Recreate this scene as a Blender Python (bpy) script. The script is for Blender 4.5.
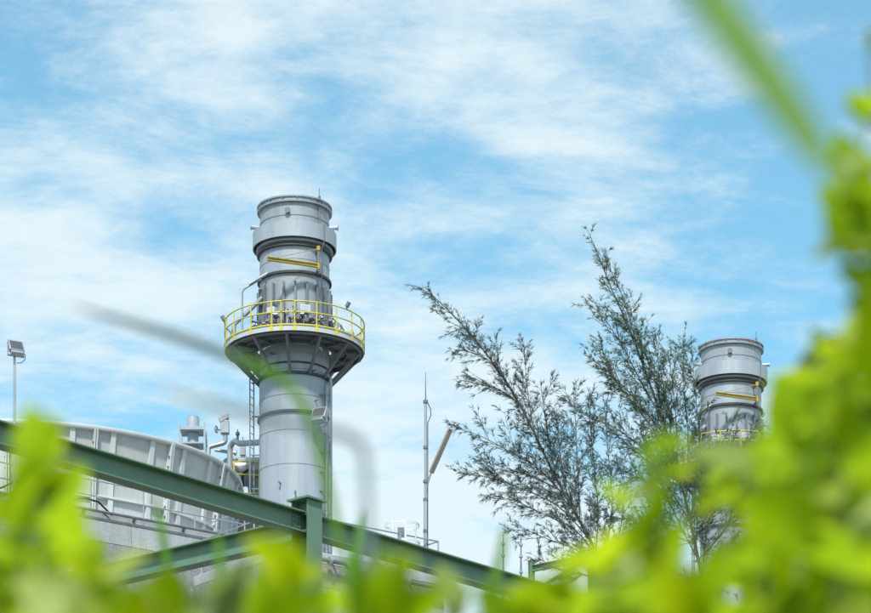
import bpy, math, random
from mathutils import Vector, Matrix

for o in list(bpy.data.objects):
    bpy.data.objects.remove(o, do_unlink=True)
random.seed(11)
SC = bpy.context.scene
COL = SC.collection
R = math.radians

# ------------------------------------------------------------------ camera
W, H, F, HOR = 871.0, 613.0, 2750.0, 1250.0      # photo size, focal length in px, horizon row
CAMZ = 0.7
cam_data = bpy.data.cameras.new('camera')
cam = bpy.data.objects.new('camera', cam_data)
COL.objects.link(cam)
cam.location = (0, 0, CAMZ)
cam.rotation_euler = (R(90), 0, 0)
cam_data.sensor_fit = 'HORIZONTAL'
cam_data.sensor_width = 36
cam_data.lens = F / W * 36
cam_data.shift_y = (HOR - H / 2) / W
cam_data.clip_start = 0.1
cam_data.clip_end = 20000
cam_data.dof.use_dof = True
cam_data.dof.focus_distance = 85
cam_data.dof.aperture_fstop = 5.4
cam_data.dof.aperture_blades = 0
SC.camera = cam

# ------------------------------------------------------------------ world and sun
SUN_EL, SUN_AZ = R(52), math.atan2(-0.12, -0.99)      # behind the camera, a little to its left
wd = bpy.data.worlds.new('World')
SC.world = wd
wd.use_nodes = True
nt = wd.node_tree
nt.nodes.clear()
def wn(t, **kw):
    n = nt.nodes.new(t)
    for k, v in kw.items():
        setattr(n, k, v)
    return n
L = nt.links.new
out = wn('ShaderNodeOutputWorld')
bg = wn('ShaderNodeBackground')
bg.inputs['Strength'].default_value = 0.1
sky = wn('ShaderNodeTexSky', sky_type='NISHITA')
sky.sun_disc = False
sky.sun_elevation = SUN_EL
sky.sun_rotation = SUN_AZ
sky.air_density = 1.0
sky.dust_density = 0.6
sky.ozone_density = 0.6
tc = wn('ShaderNodeTexCoord')
sep = wn('ShaderNodeSeparateXYZ')
L(tc.outputs['Generated'], sep.inputs[0])
def wmath(op, a, b=None):
    n = wn('ShaderNodeMath', operation=op)
    for i, v in enumerate((a, b)):
        if v is None:
            continue
        if isinstance(v, (int, float)):
            n.inputs[i].default_value = v
        else:
            L(v, n.inputs[i])
    return n.outputs[0]
zc = wmath('ADD', wmath('MAXIMUM', sep.outputs['Z'], 0.0), 0.16)
comb = wn('ShaderNodeCombineXYZ')
L(wmath('DIVIDE', sep.outputs['X'], zc), comb.inputs[0])
L(wmath('DIVIDE', sep.outputs['Y'], zc), comb.inputs[1])
def wnoise(scale, detail, rough, loc, rot=0.0, stretch=(1, 1, 1), dist=0.0):
    m = wn('ShaderNodeMapping')
    m.inputs['Location'].default_value = loc
    m.inputs['Rotation'].default_value = (0, 0, rot)
    m.inputs['Scale'].default_value = stretch
    L(comb.outputs[0], m.inputs[0])
    n = wn('ShaderNodeTexNoise')
    n.inputs['Scale'].default_value = scale
    n.inputs['Detail'].default_value = detail
    n.inputs['Roughness'].default_value = rough
    n.inputs['Distortion'].default_value = dist
    L(m.outputs[0], n.inputs['Vector'])
    return n.outputs['Fac']
big = wnoise(2.6, 3, 0.5, (2.61, 16.313, 0.0))
mid = wnoise(6.0, 10, 0.64, (17.609, 7.702, 4.0), R(-24), (0.75, 0.85, 1.0), 0.25)
fine = wnoise(13.0, 10, 0.69, (5.531, 3.918, 2.0), R(-32), (0.55, 0.9, 1.0), 0.35)
s = wmath('ADD', wmath('MULTIPLY', big, 0.30), wmath('MULTIPLY', mid, 0.41))
s = wmath('ADD', s, wmath('MULTIPLY', fine, 0.29))
s = wmath('ADD', s, wmath('MULTIPLY', wmath('MAXIMUM', wmath('SUBTRACT', 0.40, sep.outputs['Z']), 0.0), 0.42))     # longer path through the cloud sheet low down
ramp = wn('ShaderNodeValToRGB')
ramp.color_ramp.interpolation = 'EASE'
ramp.color_ramp.elements[0].position = 0.432
ramp.color_ramp.elements[0].color = (0.10, 0.10, 0.10, 1)
ramp.color_ramp.elements[1].position = 0.615
ramp.color_ramp.elements[1].color = (0.92, 0.92, 0.92, 1)
L(s, ramp.inputs[0])
mixc = wn('ShaderNodeMix', data_type='RGBA')
L(ramp.outputs[0], mixc.inputs['Factor'])
tint = wn('ShaderNodeMix', data_type='RGBA', blend_type='MULTIPLY')
tint.inputs['Factor'].default_value = 1.0
L(sky.outputs[0], tint.inputs['A'])
tint.inputs['B'].default_value = (0.78, 1.48, 1.44, 1)
L(tint.outputs['Result'], mixc.inputs['A'])
mixc.inputs['B'].default_value = (5.9, 6.75, 7.0, 1)
L(mixc.outputs['Result'], bg.inputs['Color'])
L(bg.outputs[0], out.inputs[0])

sd = bpy.data.lights.new('sun', 'SUN')
sd.energy = 3.4
sd.angle = R(5)
sd.color = (1.0, 0.96, 0.88)
sun = bpy.data.objects.new('sun', sd)
COL.objects.link(sun)
sv = Vector((math.sin(SUN_AZ) * math.cos(SUN_EL), math.cos(SUN_AZ) * math.cos(SUN_EL), math.sin(SUN_EL)))
sun.rotation_euler = sv.to_track_quat('Z', 'Y').to_euler()
sun.location = sv * 60

SC.view_settings.view_transform = 'Standard'
SC.view_settings.look = 'None'
SC.view_settings.exposure = 0.5
SC.view_settings.gamma = 1.0
SC.view_settings.use_curve_mapping = False
SC.render.engine = 'CYCLES'
SC.cycles.use_denoising = True
SC.cycles.max_bounces = 8

# ------------------------------------------------------------------ helpers
def P(x, y, d):
    """photo pixel at depth d (metres in front of the camera) -> world point"""
    return Vector(((x - W / 2) / F * d, d, (HOR - y) / F * d + CAMZ))

class MB:
    def __init__(self, org=(0, 0, 0)):
        self.v, self.f, self.org = [], [], Vector(org)
    def add(self, vs, fs):
        b = len(self.v)
        self.v += [Vector(p) for p in vs]
        self.f += [tuple(i + b for i in f) for f in fs]
        return self
    def obox(self, c, ax, ay, az):
        c, ax, ay, az = Vector(c), Vector(ax), Vector(ay), Vector(az)
        vs = [c + ax * i + ay * j + az * k for k in (-1, 1) for j in (-1, 1) for i in (-1, 1)]
        return self.add(vs, [(0, 2, 3, 1), (4, 5, 7, 6), (0, 1, 5, 4), (2, 6, 7, 3), (0, 4, 6, 2), (1, 3, 7, 5)])
    def box(self, c, s):
        return self.obox(c, (s[0] / 2, 0, 0), (0, s[1] / 2, 0), (0, 0, s[2] / 2))
    def bar(self, p0, p1, w, h, up=(0, 0, 1)):
        p0, p1 = Vector(p0), Vector(p1)
        d = (p1 - p0)
        t = d.normalized()
        u = Vector(up)
        side = t.cross(u)
        if side.length < 1e-4:
            side = t.cross(Vector((0, 1, 0)))
        side.normalize()
        u2 = side.cross(t).normalized()
        return self.obox((p0 + p1) / 2, d / 2, side * w / 2, u2 * h / 2)
    def tube(self, pts, r, n=8, closed=False, r1=None):
        pts = [Vector(p) for p in pts]
        m = len(pts)
        b = len(self.v)
        ref = None
        for i, p in enumerate(pts):
            if closed:
                t = pts[(i + 1) % m] - pts[i - 1]
            else:
                t = pts[min(i + 1, m - 1)] - pts[max(i - 1, 0)]
            t.normalize()
            if ref is None:
                ref = t.orthogonal().normalized()
            ref = (ref - t * ref.dot(t))
            if ref.length < 1e-5:
                ref = t.orthogonal()
            ref.normalize()
            bi = t.cross(ref)
            rr = r if r1 is None else r + (r1 - r) * i / max(1, m - 1)
            if callable(r):
                rr = r(i / max(1, m - 1))
            for k in range(n):
                a = 2 * math.pi * k / n
                self.v.append(p + (ref * math.cos(a) + bi * math.sin(a)) * rr)
        for i in range(m if closed else m - 1):
            j = (i + 1) % m
            for k in range(n):
                k2 = (k + 1) % n
                self.f.append((b + i * n + k, b + i * n + k2, b + j * n + k2, b + j * n + k))
        if not closed:
            self.f.append(tuple(b + k for k in reversed(range(n))))
            self.f.append(tuple(b + (m - 1) * n + k for k in range(n)))
        return self
    def lathe(self, prof, n=72, a0=0.0, a1=2 * math.pi, loop=True, c=(0, 0, 0)):
        """closed profile [(r,z)] swept round z; angle 0 faces the camera (-y), + is to the right"""
        full = abs(a1 - a0 - 2 * math.pi) < 1e-6
        b, m = len(self.v), len(prof)
        cnt = n if full else n + 1
        for i in range(cnt):
            a = a0 + (a1 - a0) * i / n
            for (r, z) in prof:
                self.v.append(Vector((c[0] + r * math.sin(a), c[1] - r * math.cos(a), c[2] + z)))
        for i in range(n):
            j = (i + 1) % cnt
            for k in range(m if loop else m - 1):
                k2 = (k + 1) % m
                self.f.append((b + i * m + k, b + j * m + k, b + j * m + k2, b + i * m + k2))
        if not full and loop:
            self.f.append(tuple(b + k for k in range(m)))
            self.f.append(tuple(b + n * m + k for k in reversed(range(m))))
        return self
    def ring(self, r0, r1, z0, z1, n=72, a0=0.0, a1=2 * math.pi, c=(0, 0, 0)):
        return self.lathe([(r0, z0), (r1, z0), (r1, z1), (r0, z1)], n, a0, a1, True, c)
    def mesh(self, name, mat, smooth=35):
        me = bpy.data.meshes.new(name)
        o = self.org
        me.from_pydata([(p - o)[:] for p in self.v], [], self.f)
        if mat:
            me.materials.append(mat)
        if smooth:
            me.polygons.foreach_set('use_smooth', [True] * len(me.polygons))
            me.set_sharp_from_angle(angle=R(smooth))
        me.update()
        return me
    def build(self, name, mat, parent=None, smooth=35, bevel=0.0):
        ob = bpy.data.objects.new(name, self.mesh(name, mat, smooth))
        COL.objects.link(ob)
        if parent is not None:
            ob.parent = parent
        else:
            ob.location = self.org
        if bevel:
            bv = ob.modifiers.new('bevel', 'BEVEL')
            bv.width = bevel
            bv.segments = 2
            bv.limit_method = 'ANGLE'
        return ob

def tag(o, label=None, cat=None, group=None, kind=None):
    for k, v in (('label', label), ('category', cat), ('group', group), ('kind', kind)):
        if v:
            o[k] = v
    return o

def thing(name, loc, label, cat, group=None):
    o = bpy.data.objects.new(name, None)
    o.empty_display_size = 0.3
    COL.objects.link(o)
    o.location = loc
    return tag(o, label, cat, group)

def inst(me, name, parent, loc=(0, 0, 0), rot=(0, 0, 0), scale=None):
    o = bpy.data.objects.new(name, me)
    COL.objects.link(o)
    o.parent = parent
    o.location = loc
    o.rotation_euler = rot
    if scale:
        o.scale = scale
    return o

def copy_tree(o, parent=None):
    c = o.copy()
    COL.objects.link(c)
    c.parent = parent
    for ch in list(o.children):
        copy_tree(ch, c)
    return c

def pol(r, a, z):
    return Vector((r * math.sin(a), -r * math.cos(a), z))

def spline(pts, n):
    out_ = []
    m = len(pts)
    for i in range(m - 1):
        p0, p1, p2, p3 = pts[max(i - 1, 0)], pts[i], pts[i + 1], pts[min(i + 2, m - 1)]
        for k in range(n):
            t = k / n
            out_.append(0.5 * ((2 * p1) + (p2 - p0) * t + (2 * p0 - 5 * p1 + 4 * p2 - p3) * t * t + (3 * p1 - p0 - 3 * p2 + p3) * t ** 3))
    out_.append(pts[-1])
    return out_

# ------------------------------------------------------------------ materials
def mat_surface(name, col, col2=None, rough=0.5, metal=0.0, scale=1.2, streak=0.15, amount=0.5,
                bump=0.0, bump_scale=30.0, spec=0.4, dirt=None, dirt_amt=0.0, rand=0.0, rust=0.0):
    m = bpy.data.materials.new(name)
    m.use_nodes = True
    t = m.node_tree
    b = t.nodes['Principled BSDF']
    b.inputs['Roughness'].default_value = rough
    b.inputs['Metallic'].default_value = metal
    b.inputs['Specular IOR Level'].default_value = spec
    g = t.nodes.new('ShaderNodeNewGeometry')
    mp = t.nodes.new('ShaderNodeMapping')
    mp.inputs['Scale'].default_value = (1, 1, streak)
    t.links.new(g.outputs['Position'], mp.inputs[0])
    n = t.nodes.new('ShaderNodeTexNoise')
    n.inputs['Scale'].default_value = scale
    n.inputs['Detail'].default_value = 7
    n.inputs['Roughness'].default_value = 0.65
    t.links.new(mp.outputs[0], n.inputs['Vector'])
    rp = t.nodes.new('ShaderNodeValToRGB')
    rp.color_ramp.elements[0].position = 0.5 - 0.22
    rp.color_ramp.elements[1].position = 0.5 + 0.22
    c2 = col2 or tuple(c * (1 - 0.35 * amount) for c in col)
    rp.color_ramp.elements[0].color = (*c2, 1)
    rp.color_ramp.elements[1].color = (*col, 1)
    t.links.new(n.outputs['Fac'], rp.inputs[0])
    src = rp.outputs[0]
    if dirt:
        n3 = t.nodes.new('ShaderNodeTexNoise')
        mp3 = t.nodes.new('ShaderNodeMapping')
        mp3.inputs['Scale'].default_value = (1, 1, 0.12)
        t.links.new(g.outputs['Position'], mp3.inputs[0])
        t.links.new(mp3.outputs[0], n3.inputs['Vector'])
        n3.inputs['Scale'].default_value = 2.6
        n3.inputs['Detail'].default_value = 9
        n3.inputs['Roughness'].default_value = 0.7
        r3 = t.nodes.new('ShaderNodeValToRGB')
        r3.color_ramp.elements[0].position = 0.54
        r3.color_ramp.elements[1].position = 0.74
        r3.color_ramp.elements[1].color = (dirt_amt, dirt_amt, dirt_amt, 1)
        t.links.new(n3.outputs['Fac'], r3.inputs[0])
        mx = t.nodes.new('ShaderNodeMix')
        mx.data_type = 'RGBA'
        t.links.new(r3.outputs[0], mx.inputs['Factor'])
        t.links.new(src, mx.inputs['A'])
        mx.inputs['B'].default_value = (*dirt, 1)
        src = mx.outputs['Result']
    if rust:
        n4 = t.nodes.new('ShaderNodeTexNoise')
        mp4 = t.nodes.new('ShaderNodeMapping')
        mp4.inputs['Scale'].default_value = (1, 1, 0.35)
        mp4.inputs['Location'].default_value = (3, 7, 1)
        t.links.new(g.outputs['Position'], mp4.inputs[0])
        t.links.new(mp4.outputs[0], n4.inputs['Vector'])
        n4.inputs['Scale'].default_value = 4.5
        n4.inputs['Detail'].default_value = 10
        n4.inputs['Roughness'].default_value = 0.75
        r4 = t.nodes.new('ShaderNodeValToRGB')
        r4.color_ramp.elements[0].position = 0.60
        r4.color_ramp.elements[1].position = 0.72
        r4.color_ramp.elements[1].color = (rust, rust, rust, 1)
        t.links.new(n4.outputs['Fac'], r4.inputs[0])
        mx4 = t.nodes.new('ShaderNodeMix')
        mx4.data_type = 'RGBA'
        t.links.new(r4.outputs[0], mx4.inputs['Factor'])
        t.links.new(src, mx4.inputs['A'])
        mx4.inputs['B'].default_value = (0.17, 0.10, 0.055, 1)
        src = mx4.outputs['Result']
    if rand:                              # plates differ a little from each other
        oi = t.nodes.new('ShaderNodeObjectInfo')
        mr = t.nodes.new('ShaderNodeMapRange')
        mr.inputs['To Min'].default_value = 1 - rand
        mr.inputs['To Max'].default_value = 1 + rand * 0.6
        t.links.new(oi.outputs['Random'], mr.inputs[0])
        hs = t.nodes.new('ShaderNodeHueSaturation')
        t.links.new(mr.outputs[0], hs.inputs['Value'])
        t.links.new(src, hs.inputs['Color'])
        src = hs.outputs[0]
    t.links.new(src, b.inputs['Base Color'])
    if bump:
        n2 = t.nodes.new('ShaderNodeTexNoise')
        n2.inputs['Scale'].default_value = bump_scale
        n2.inputs['Detail'].default_value = 6
        t.links.new(g.outputs['Position'], n2.inputs['Vector'])
        bp = t.nodes.new('ShaderNodeBump')
        bp.inputs['Strength'].default_value = bump
        bp.inputs['Distance'].default_value = 0.05
        t.links.new(n2.outputs['Fac'], bp.inputs['Height'])
        t.links.new(bp.outputs[0], b.inputs['Normal'])
    return m

def mat_leaf(name, stops, trans=0.40, rough=0.6, veins=True):
    m = bpy.data.materials.new(name)
    m.use_nodes = True
    t = m.node_tree
    b = t.nodes['Principled BSDF']
    o = t.nodes['Material Output']
    b.inputs['Roughness'].default_value = rough
    b.inputs['Specular IOR Level'].default_value = 0.12
    oi = t.nodes.new('ShaderNodeObjectInfo')
    rp = t.nodes.new('ShaderNodeValToRGB')
    el = rp.color_ramp.elements
    el[0].position, el[0].color = stops[0][0], (*stops[0][1], 1)
    el[1].position, el[1].color = stops[-1][0], (*stops[-1][1], 1)
    for p, c in stops[1:-1]:
        e = el.new(p)
        e.color = (*c, 1)
    t.links.new(oi.outputs['Random'], rp.inputs[0])
    src = rp.outputs[0]
    tcd = t.nodes.new('ShaderNodeTexCoord')
    nz = t.nodes.new('ShaderNodeTexNoise')
    nz.inputs['Scale'].default_value = 60
    nz.inputs['Detail'].default_value = 4
    t.links.new(tcd.outputs['Object'], nz.inputs['Vector'])
    hs = t.nodes.new('ShaderNodeHueSaturation')
    mr = t.nodes.new('ShaderNodeMapRange')
    mr.inputs['To Min'].default_value = 0.75
    mr.inputs['To Max'].default_value = 1.2
    t.links.new(nz.outputs['Fac'], mr.inputs[0])
    t.links.new(mr.outputs[0], hs.inputs['Value'])
    t.links.new(src, hs.inputs['Color'])
    t.links.new(hs.outputs[0], b.inputs['Base Color'])
    tr = t.nodes.new('ShaderNodeBsdfTranslucent')
    t.links.new(hs.outputs[0], tr.inputs['Color'])
    mx = t.nodes.new('ShaderNodeMixShader')
    mx.inputs[0].default_value = trans
    t.links.new(b.outputs[0], mx.inputs[1])
    t.links.new(tr.outputs[0], mx.inputs[2])
    t.links.new(mx.outputs[0], o.inputs[0])
    return m

M = {}
M['steel'] = mat_surface('stack_grey_paint', (0.425, 0.465, 0.515), (0.31, 0.345, 0.385), 0.42, 0.25, 1.3, 0.10, bump=0.08, bump_scale=3.0, dirt=(0.23, 0.21, 0.19), dirt_amt=0.55, rand=0.10, rust=0.28)
M['steel_dark'] = mat_surface('dark_grey_steel', (0.21, 0.225, 0.245), (0.14, 0.15, 0.165), 0.5, 0.1, 3)
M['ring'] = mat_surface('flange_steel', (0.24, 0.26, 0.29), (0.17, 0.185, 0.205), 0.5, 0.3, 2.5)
M['flange'] = mat_surface('flange_shadow_dark', (0.075, 0.08, 0.09), (0.05, 0.053, 0.06), 0.5, 0.1, 2.5)  # near-black colour puts the shadow gap at the stack flanges into the steel
M['seam'] = mat_surface('weld_seam_grey', (0.30, 0.33, 0.37), (0.24, 0.265, 0.30), 0.5, 0.25, 2.5)
M['grating'] = mat_surface('deck_grating', (0.26, 0.275, 0.295), (0.18, 0.19, 0.205), 0.6, 0.1, 5)
M['galv'] = mat_surface('galvanised_steel', (0.46, 0.49, 0.52), (0.33, 0.35, 0.38), 0.4, 0.5, 4, 0.4)
M['toe'] = mat_surface('pale_grey_paint', (0.55, 0.58, 0.62), (0.44, 0.46, 0.49), 0.5, 0.0, 3)
M['yellow'] = mat_surface('yellow_safety_paint', (0.68, 0.60, 0.09), (0.55, 0.46, 0.07), 0.45, 0, 4, dirt=(0.25, 0.18, 0.06), dirt_amt=0.5, rust=0.6)
M['jib'] = mat_surface('mustard_hoist_paint', (0.50, 0.37, 0.05), (0.38, 0.27, 0.04), 0.5, 0, 4, dirt=(0.16, 0.11, 0.05), dirt_amt=0.6, rust=0.6)
M['white'] = mat_surface('white_paint', (0.72, 0.73, 0.74), (0.58, 0.59, 0.6), 0.45, 0, 4)
M['black'] = mat_surface('black_rubber', (0.025, 0.026, 0.03), None, 0.55, 0, 6)
M['tank'] = mat_surface('tank_pale_paint', (0.535, 0.545, 0.54), (0.45, 0.46, 0.455), 0.55, 0, 0.9, 0.25, bump=0.05, bump_scale=4, dirt=(0.27, 0.25, 0.22), dirt_amt=0.6, rand=0.12, rust=0.25)
M['tank_rib'] = mat_surface('tank_rib_paint', (0.60, 0.625, 0.635), (0.50, 0.525, 0.535), 0.5, 0, 2, dirt=(0.30, 0.29, 0.27), dirt_amt=0.3)
M['concrete'] = mat_surface('concrete', (0.44, 0.455, 0.47), (0.33, 0.34, 0.35), 0.9, 0, 1.0, 0.3, bump=0.35, bump_scale=9, spec=0.2, dirt=(0.13, 0.13, 0.13), dirt_amt=0.8, rand=0.12)
M['concrete_old'] = mat_surface('weathered_concrete', (0.36, 0.37, 0.37), (0.20, 0.205, 0.205), 0.95, 0, 3.2, 0.8, bump=0.6, bump_scale=14, spec=0.2, dirt=(0.09, 0.09, 0.085), dirt_amt=0.8)
M['green'] = mat_surface('green_steel_paint', (0.145, 0.255, 0.175), (0.110, 0.200, 0.138), 0.42, 0, 1.6, 0.6, bump=0.03, spec=0.5, dirt=(0.13, 0.13, 0.09), dirt_amt=0.6, rust=0.5)
M['bluegrey'] = mat_surface('bluegrey_paint', (0.40, 0.46, 0.52), (0.32, 0.37, 0.43), 0.5, 0.1, 4)
M['vessel'] = mat_surface('vessel_cladding', (0.46, 0.45, 0.455), (0.34, 0.33, 0.33), 0.35, 0.3, 3)
M['tan'] = mat_surface('aged_diffuser', (0.36, 0.31, 0.26), (0.28, 0.24, 0.20), 0.4, 0, 5)
M['glass'] = mat_surface('lamp_glass', (0.10, 0.11, 0.12), None, 0.15, 0, 5)
M['needle'] = mat_surface('casuarina_needles', (0.135, 0.185, 0.182), (0.082, 0.118, 0.124), 0.7, 0, 6, 1.0)
M['needle2'] = mat_surface('casuarina_green_needles', (0.145, 0.205, 0.140), (0.090, 0.134, 0.105), 0.7, 0, 6, 1.0)
M['bark'] = mat_surface('bark', (0.10, 0.09, 0.08), (0.06, 0.055, 0.05), 0.9, 0, 9, 0.4, bump=0.4)
M['twig'] = mat_surface('young_twig', (0.085, 0.095, 0.075), (0.055, 0.062, 0.052), 0.8, 0, 9, 0.6)
M['leaf'] = mat_leaf('bright_leaf', [(0.0, (0.18, 0.31, 0.004)), (0.2, (0.30, 0.46, 0.003)), (0.6, (0.40, 0.55, 0.002)), (0.9, (0.49, 0.60, 0.002)), (1.0, (0.52, 0.58, 0.22))])
M['leaf_dim'] = mat_leaf('old_leaf', [(0.0, (0.16, 0.23, 0.05)), (1.0, (0.26, 0.34, 0.08))])
M['stem'] = mat_surface('plant_stem', (0.16, 0.24, 0.05), (0.12, 0.17, 0.04), 0.6, 0, 40, 0.3)
M['blade'] = mat_leaf('grass_blade_green', [(0.0, (0.10, 0.26, 0.03)), (1.0, (0.17, 0.34, 0.04))])
M['blade_grey'] = mat_leaf('grass_blade_grey', [(0.0, (0.17, 0.23, 0.25)), (1.0, (0.18, 0.24, 0.26))], trans=0.2)
M['blade_dry'] = mat_leaf('grass_blade_dry_tip', [(0.0, (0.10, 0.26, 0.03)), (1.0, (0.17, 0.34, 0.04))])
_t = M['blade_dry'].node_tree
_sx = _t.nodes.new('ShaderNodeSeparateXYZ')
_t.links.new(next(n for n in _t.nodes if n.type == 'TEX_COORD').outputs['Object'], _sx.inputs[0])
_mr = _t.nodes.new('ShaderNodeMapRange')
_mr.inputs['From Min'].default_value, _mr.inputs['From Max'].default_value = -0.10, -0.16
_t.links.new(_sx.outputs['X'], _mr.inputs[0])
_mx = _t.nodes.new('ShaderNodeMix')
_mx.data_type = 'RGBA'
_hs = next(n for n in _t.nodes if n.type == 'HUE_SAT')
_t.links.new(_mr.outputs[0], _mx.inputs['Factor'])
_t.links.new(_hs.outputs[0], _mx.inputs['A'])
_mx.inputs['B'].default_value = (0.20, 0.25, 0.25, 1)
for _n in _t.nodes:
    if _n.type == 'BSDF_PRINCIPLED':
        _t.links.new(_mx.outputs['Result'], _n.inputs['Base Color'])
    elif _n.type == 'BSDF_TRANSLUCENT':
        _t.links.new(_mx.outputs['Result'], _n.inputs['Color'])
M['cane'] = mat_leaf('cane_green', [(0.0, (0.17, 0.31, 0.08)), (1.0, (0.19, 0.33, 0.09))], trans=0.25)
M['ground'] = mat_surface('grassy_soil', (0.08, 0.11, 0.04), (0.10, 0.08, 0.05), 0.95, 0, 0.8, 1.0, bump=0.5, bump_scale=6, spec=0.1)

# ------------------------------------------------------------------ ground: a bank that climbs from the weeds to the works
GZ = 6.0
def ground_z(x, y):
    t = min(1.0, max(0.0, (y - 3.0) / 37.0))
    return GZ * (t * t * (3 - 2 * t)) + 0.05 * math.sin(x * 0.9) * math.sin(y * 0.7) * (1 - t)
gs = [-6000, -2000, -700, -250, -120, -60, -40] + list(range(-30, 31, 2)) + [40, 60, 120, 250, 700, 2000, 6000]
ys = [-6000, -2000, -500, -120, -40, -20, -10] + [i * 1.0 for i in range(-6, 46)] + [50, 60, 80, 100, 140, 200, 350, 800, 2500, 8000]
g = MB()
for y in ys:
    for x in gs:
        g.v.append(Vector((x, y, ground_z(x, y))))
nx = len(gs)
for j in range(len(ys) - 1):
    for i in range(nx - 1):
        g.f.append((j * nx + i, j * nx + i + 1, (j + 1) * nx + i + 1, (j + 1) * nx + i))
tag(g.build('ground', M['ground'], None, 60), kind='structure')

M['yard'] = mat_surface('yard_concrete', (0.20, 0.20, 0.19), (0.14, 0.14, 0.135), 0.9, 0, 0.5, 1.0, bump=0.3, bump_scale=5, spec=0.2)
yd = MB((0, 130, GZ + 0.02))
for sx, sy in ((-160, 44), (160, 44), (160, 230), (-160, 230)):
    yd.v.append(Vector((sx, sy, GZ + 0.02)))
yd.f.append((0, 1, 2, 3))
tag(yd.build('yard_pavement', M['yard'], None, 0), kind='structure')

# ------------------------------------------------------------------ exhaust stack
def floodlight_parts(root, c, yaw, tilt, s=1.0, arm_down=0.35):
    """a box floodlight on a yoke; c is the centre of the housing, local to root; yaw 0 faces -y"""
    rot = Matrix.Rotation(yaw, 3, 'Z') @ Matrix.Rotation(tilt, 3, 'X')
    ax, ay, az = (rot @ Vector(v) for v in ((1, 0, 0), (0, 1, 0), (0, 0, 1)))
    c = Vector(c)
    m = MB().obox(c, ax * 0.24 * s, ay * 0.07 * s, az * 0.20 * s)
    for k in range(-4, 5):
        m.obox(c + ay * 0.09 * s + ax * 0.05 * k * s, ax * 0.008 * s, ay * 0.03 * s, az * 0.17 * s)
    m.obox(c - az * 0.26 * s + ay * 0.02, ax * 0.20 * s, ay * 0.08 * s, az * 0.05 * s)
    h = m.build('housing', M['galv'], root, 30, 0.01)
    MB().obox(c - ay * 0.072 * s, ax * 0.20 * s, ay * 0.006, az * 0.16 * s).build('glass', M['glass'], h)
    y = MB()
    for sg in (-1, 1):
        y.obox(c + ax * sg * 0.26 * s + Vector((0, 0, -0.13 * s)), ax * 0.012, ay * 0.03, Vector((0, 0, 0.15 * s)))
    y.obox(c + Vector((0, 0, -0.285 * s)), ax * 0.272 * s, ay * 0.03, Vector((0, 0, 0.012)))
    y.build('yoke', M['galv'], root)
    q = c + Vector((0, 0, -0.10 * s))
    MB().tube([q + ax * 0.2 * s + ay * 0.08 * s, q + ax * 0.31 * s + Vector((0, 0, -0.1)), q + ax * 0.30 * s + Vector((0, 0, -0.28)),
               q + ax * 0.18 * s + Vector((0, 0, -0.42)), q + ax * 0.03 + Vector((0, 0, -0.45))], 0.014, 6).build('cable', M['black'], root)

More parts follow.
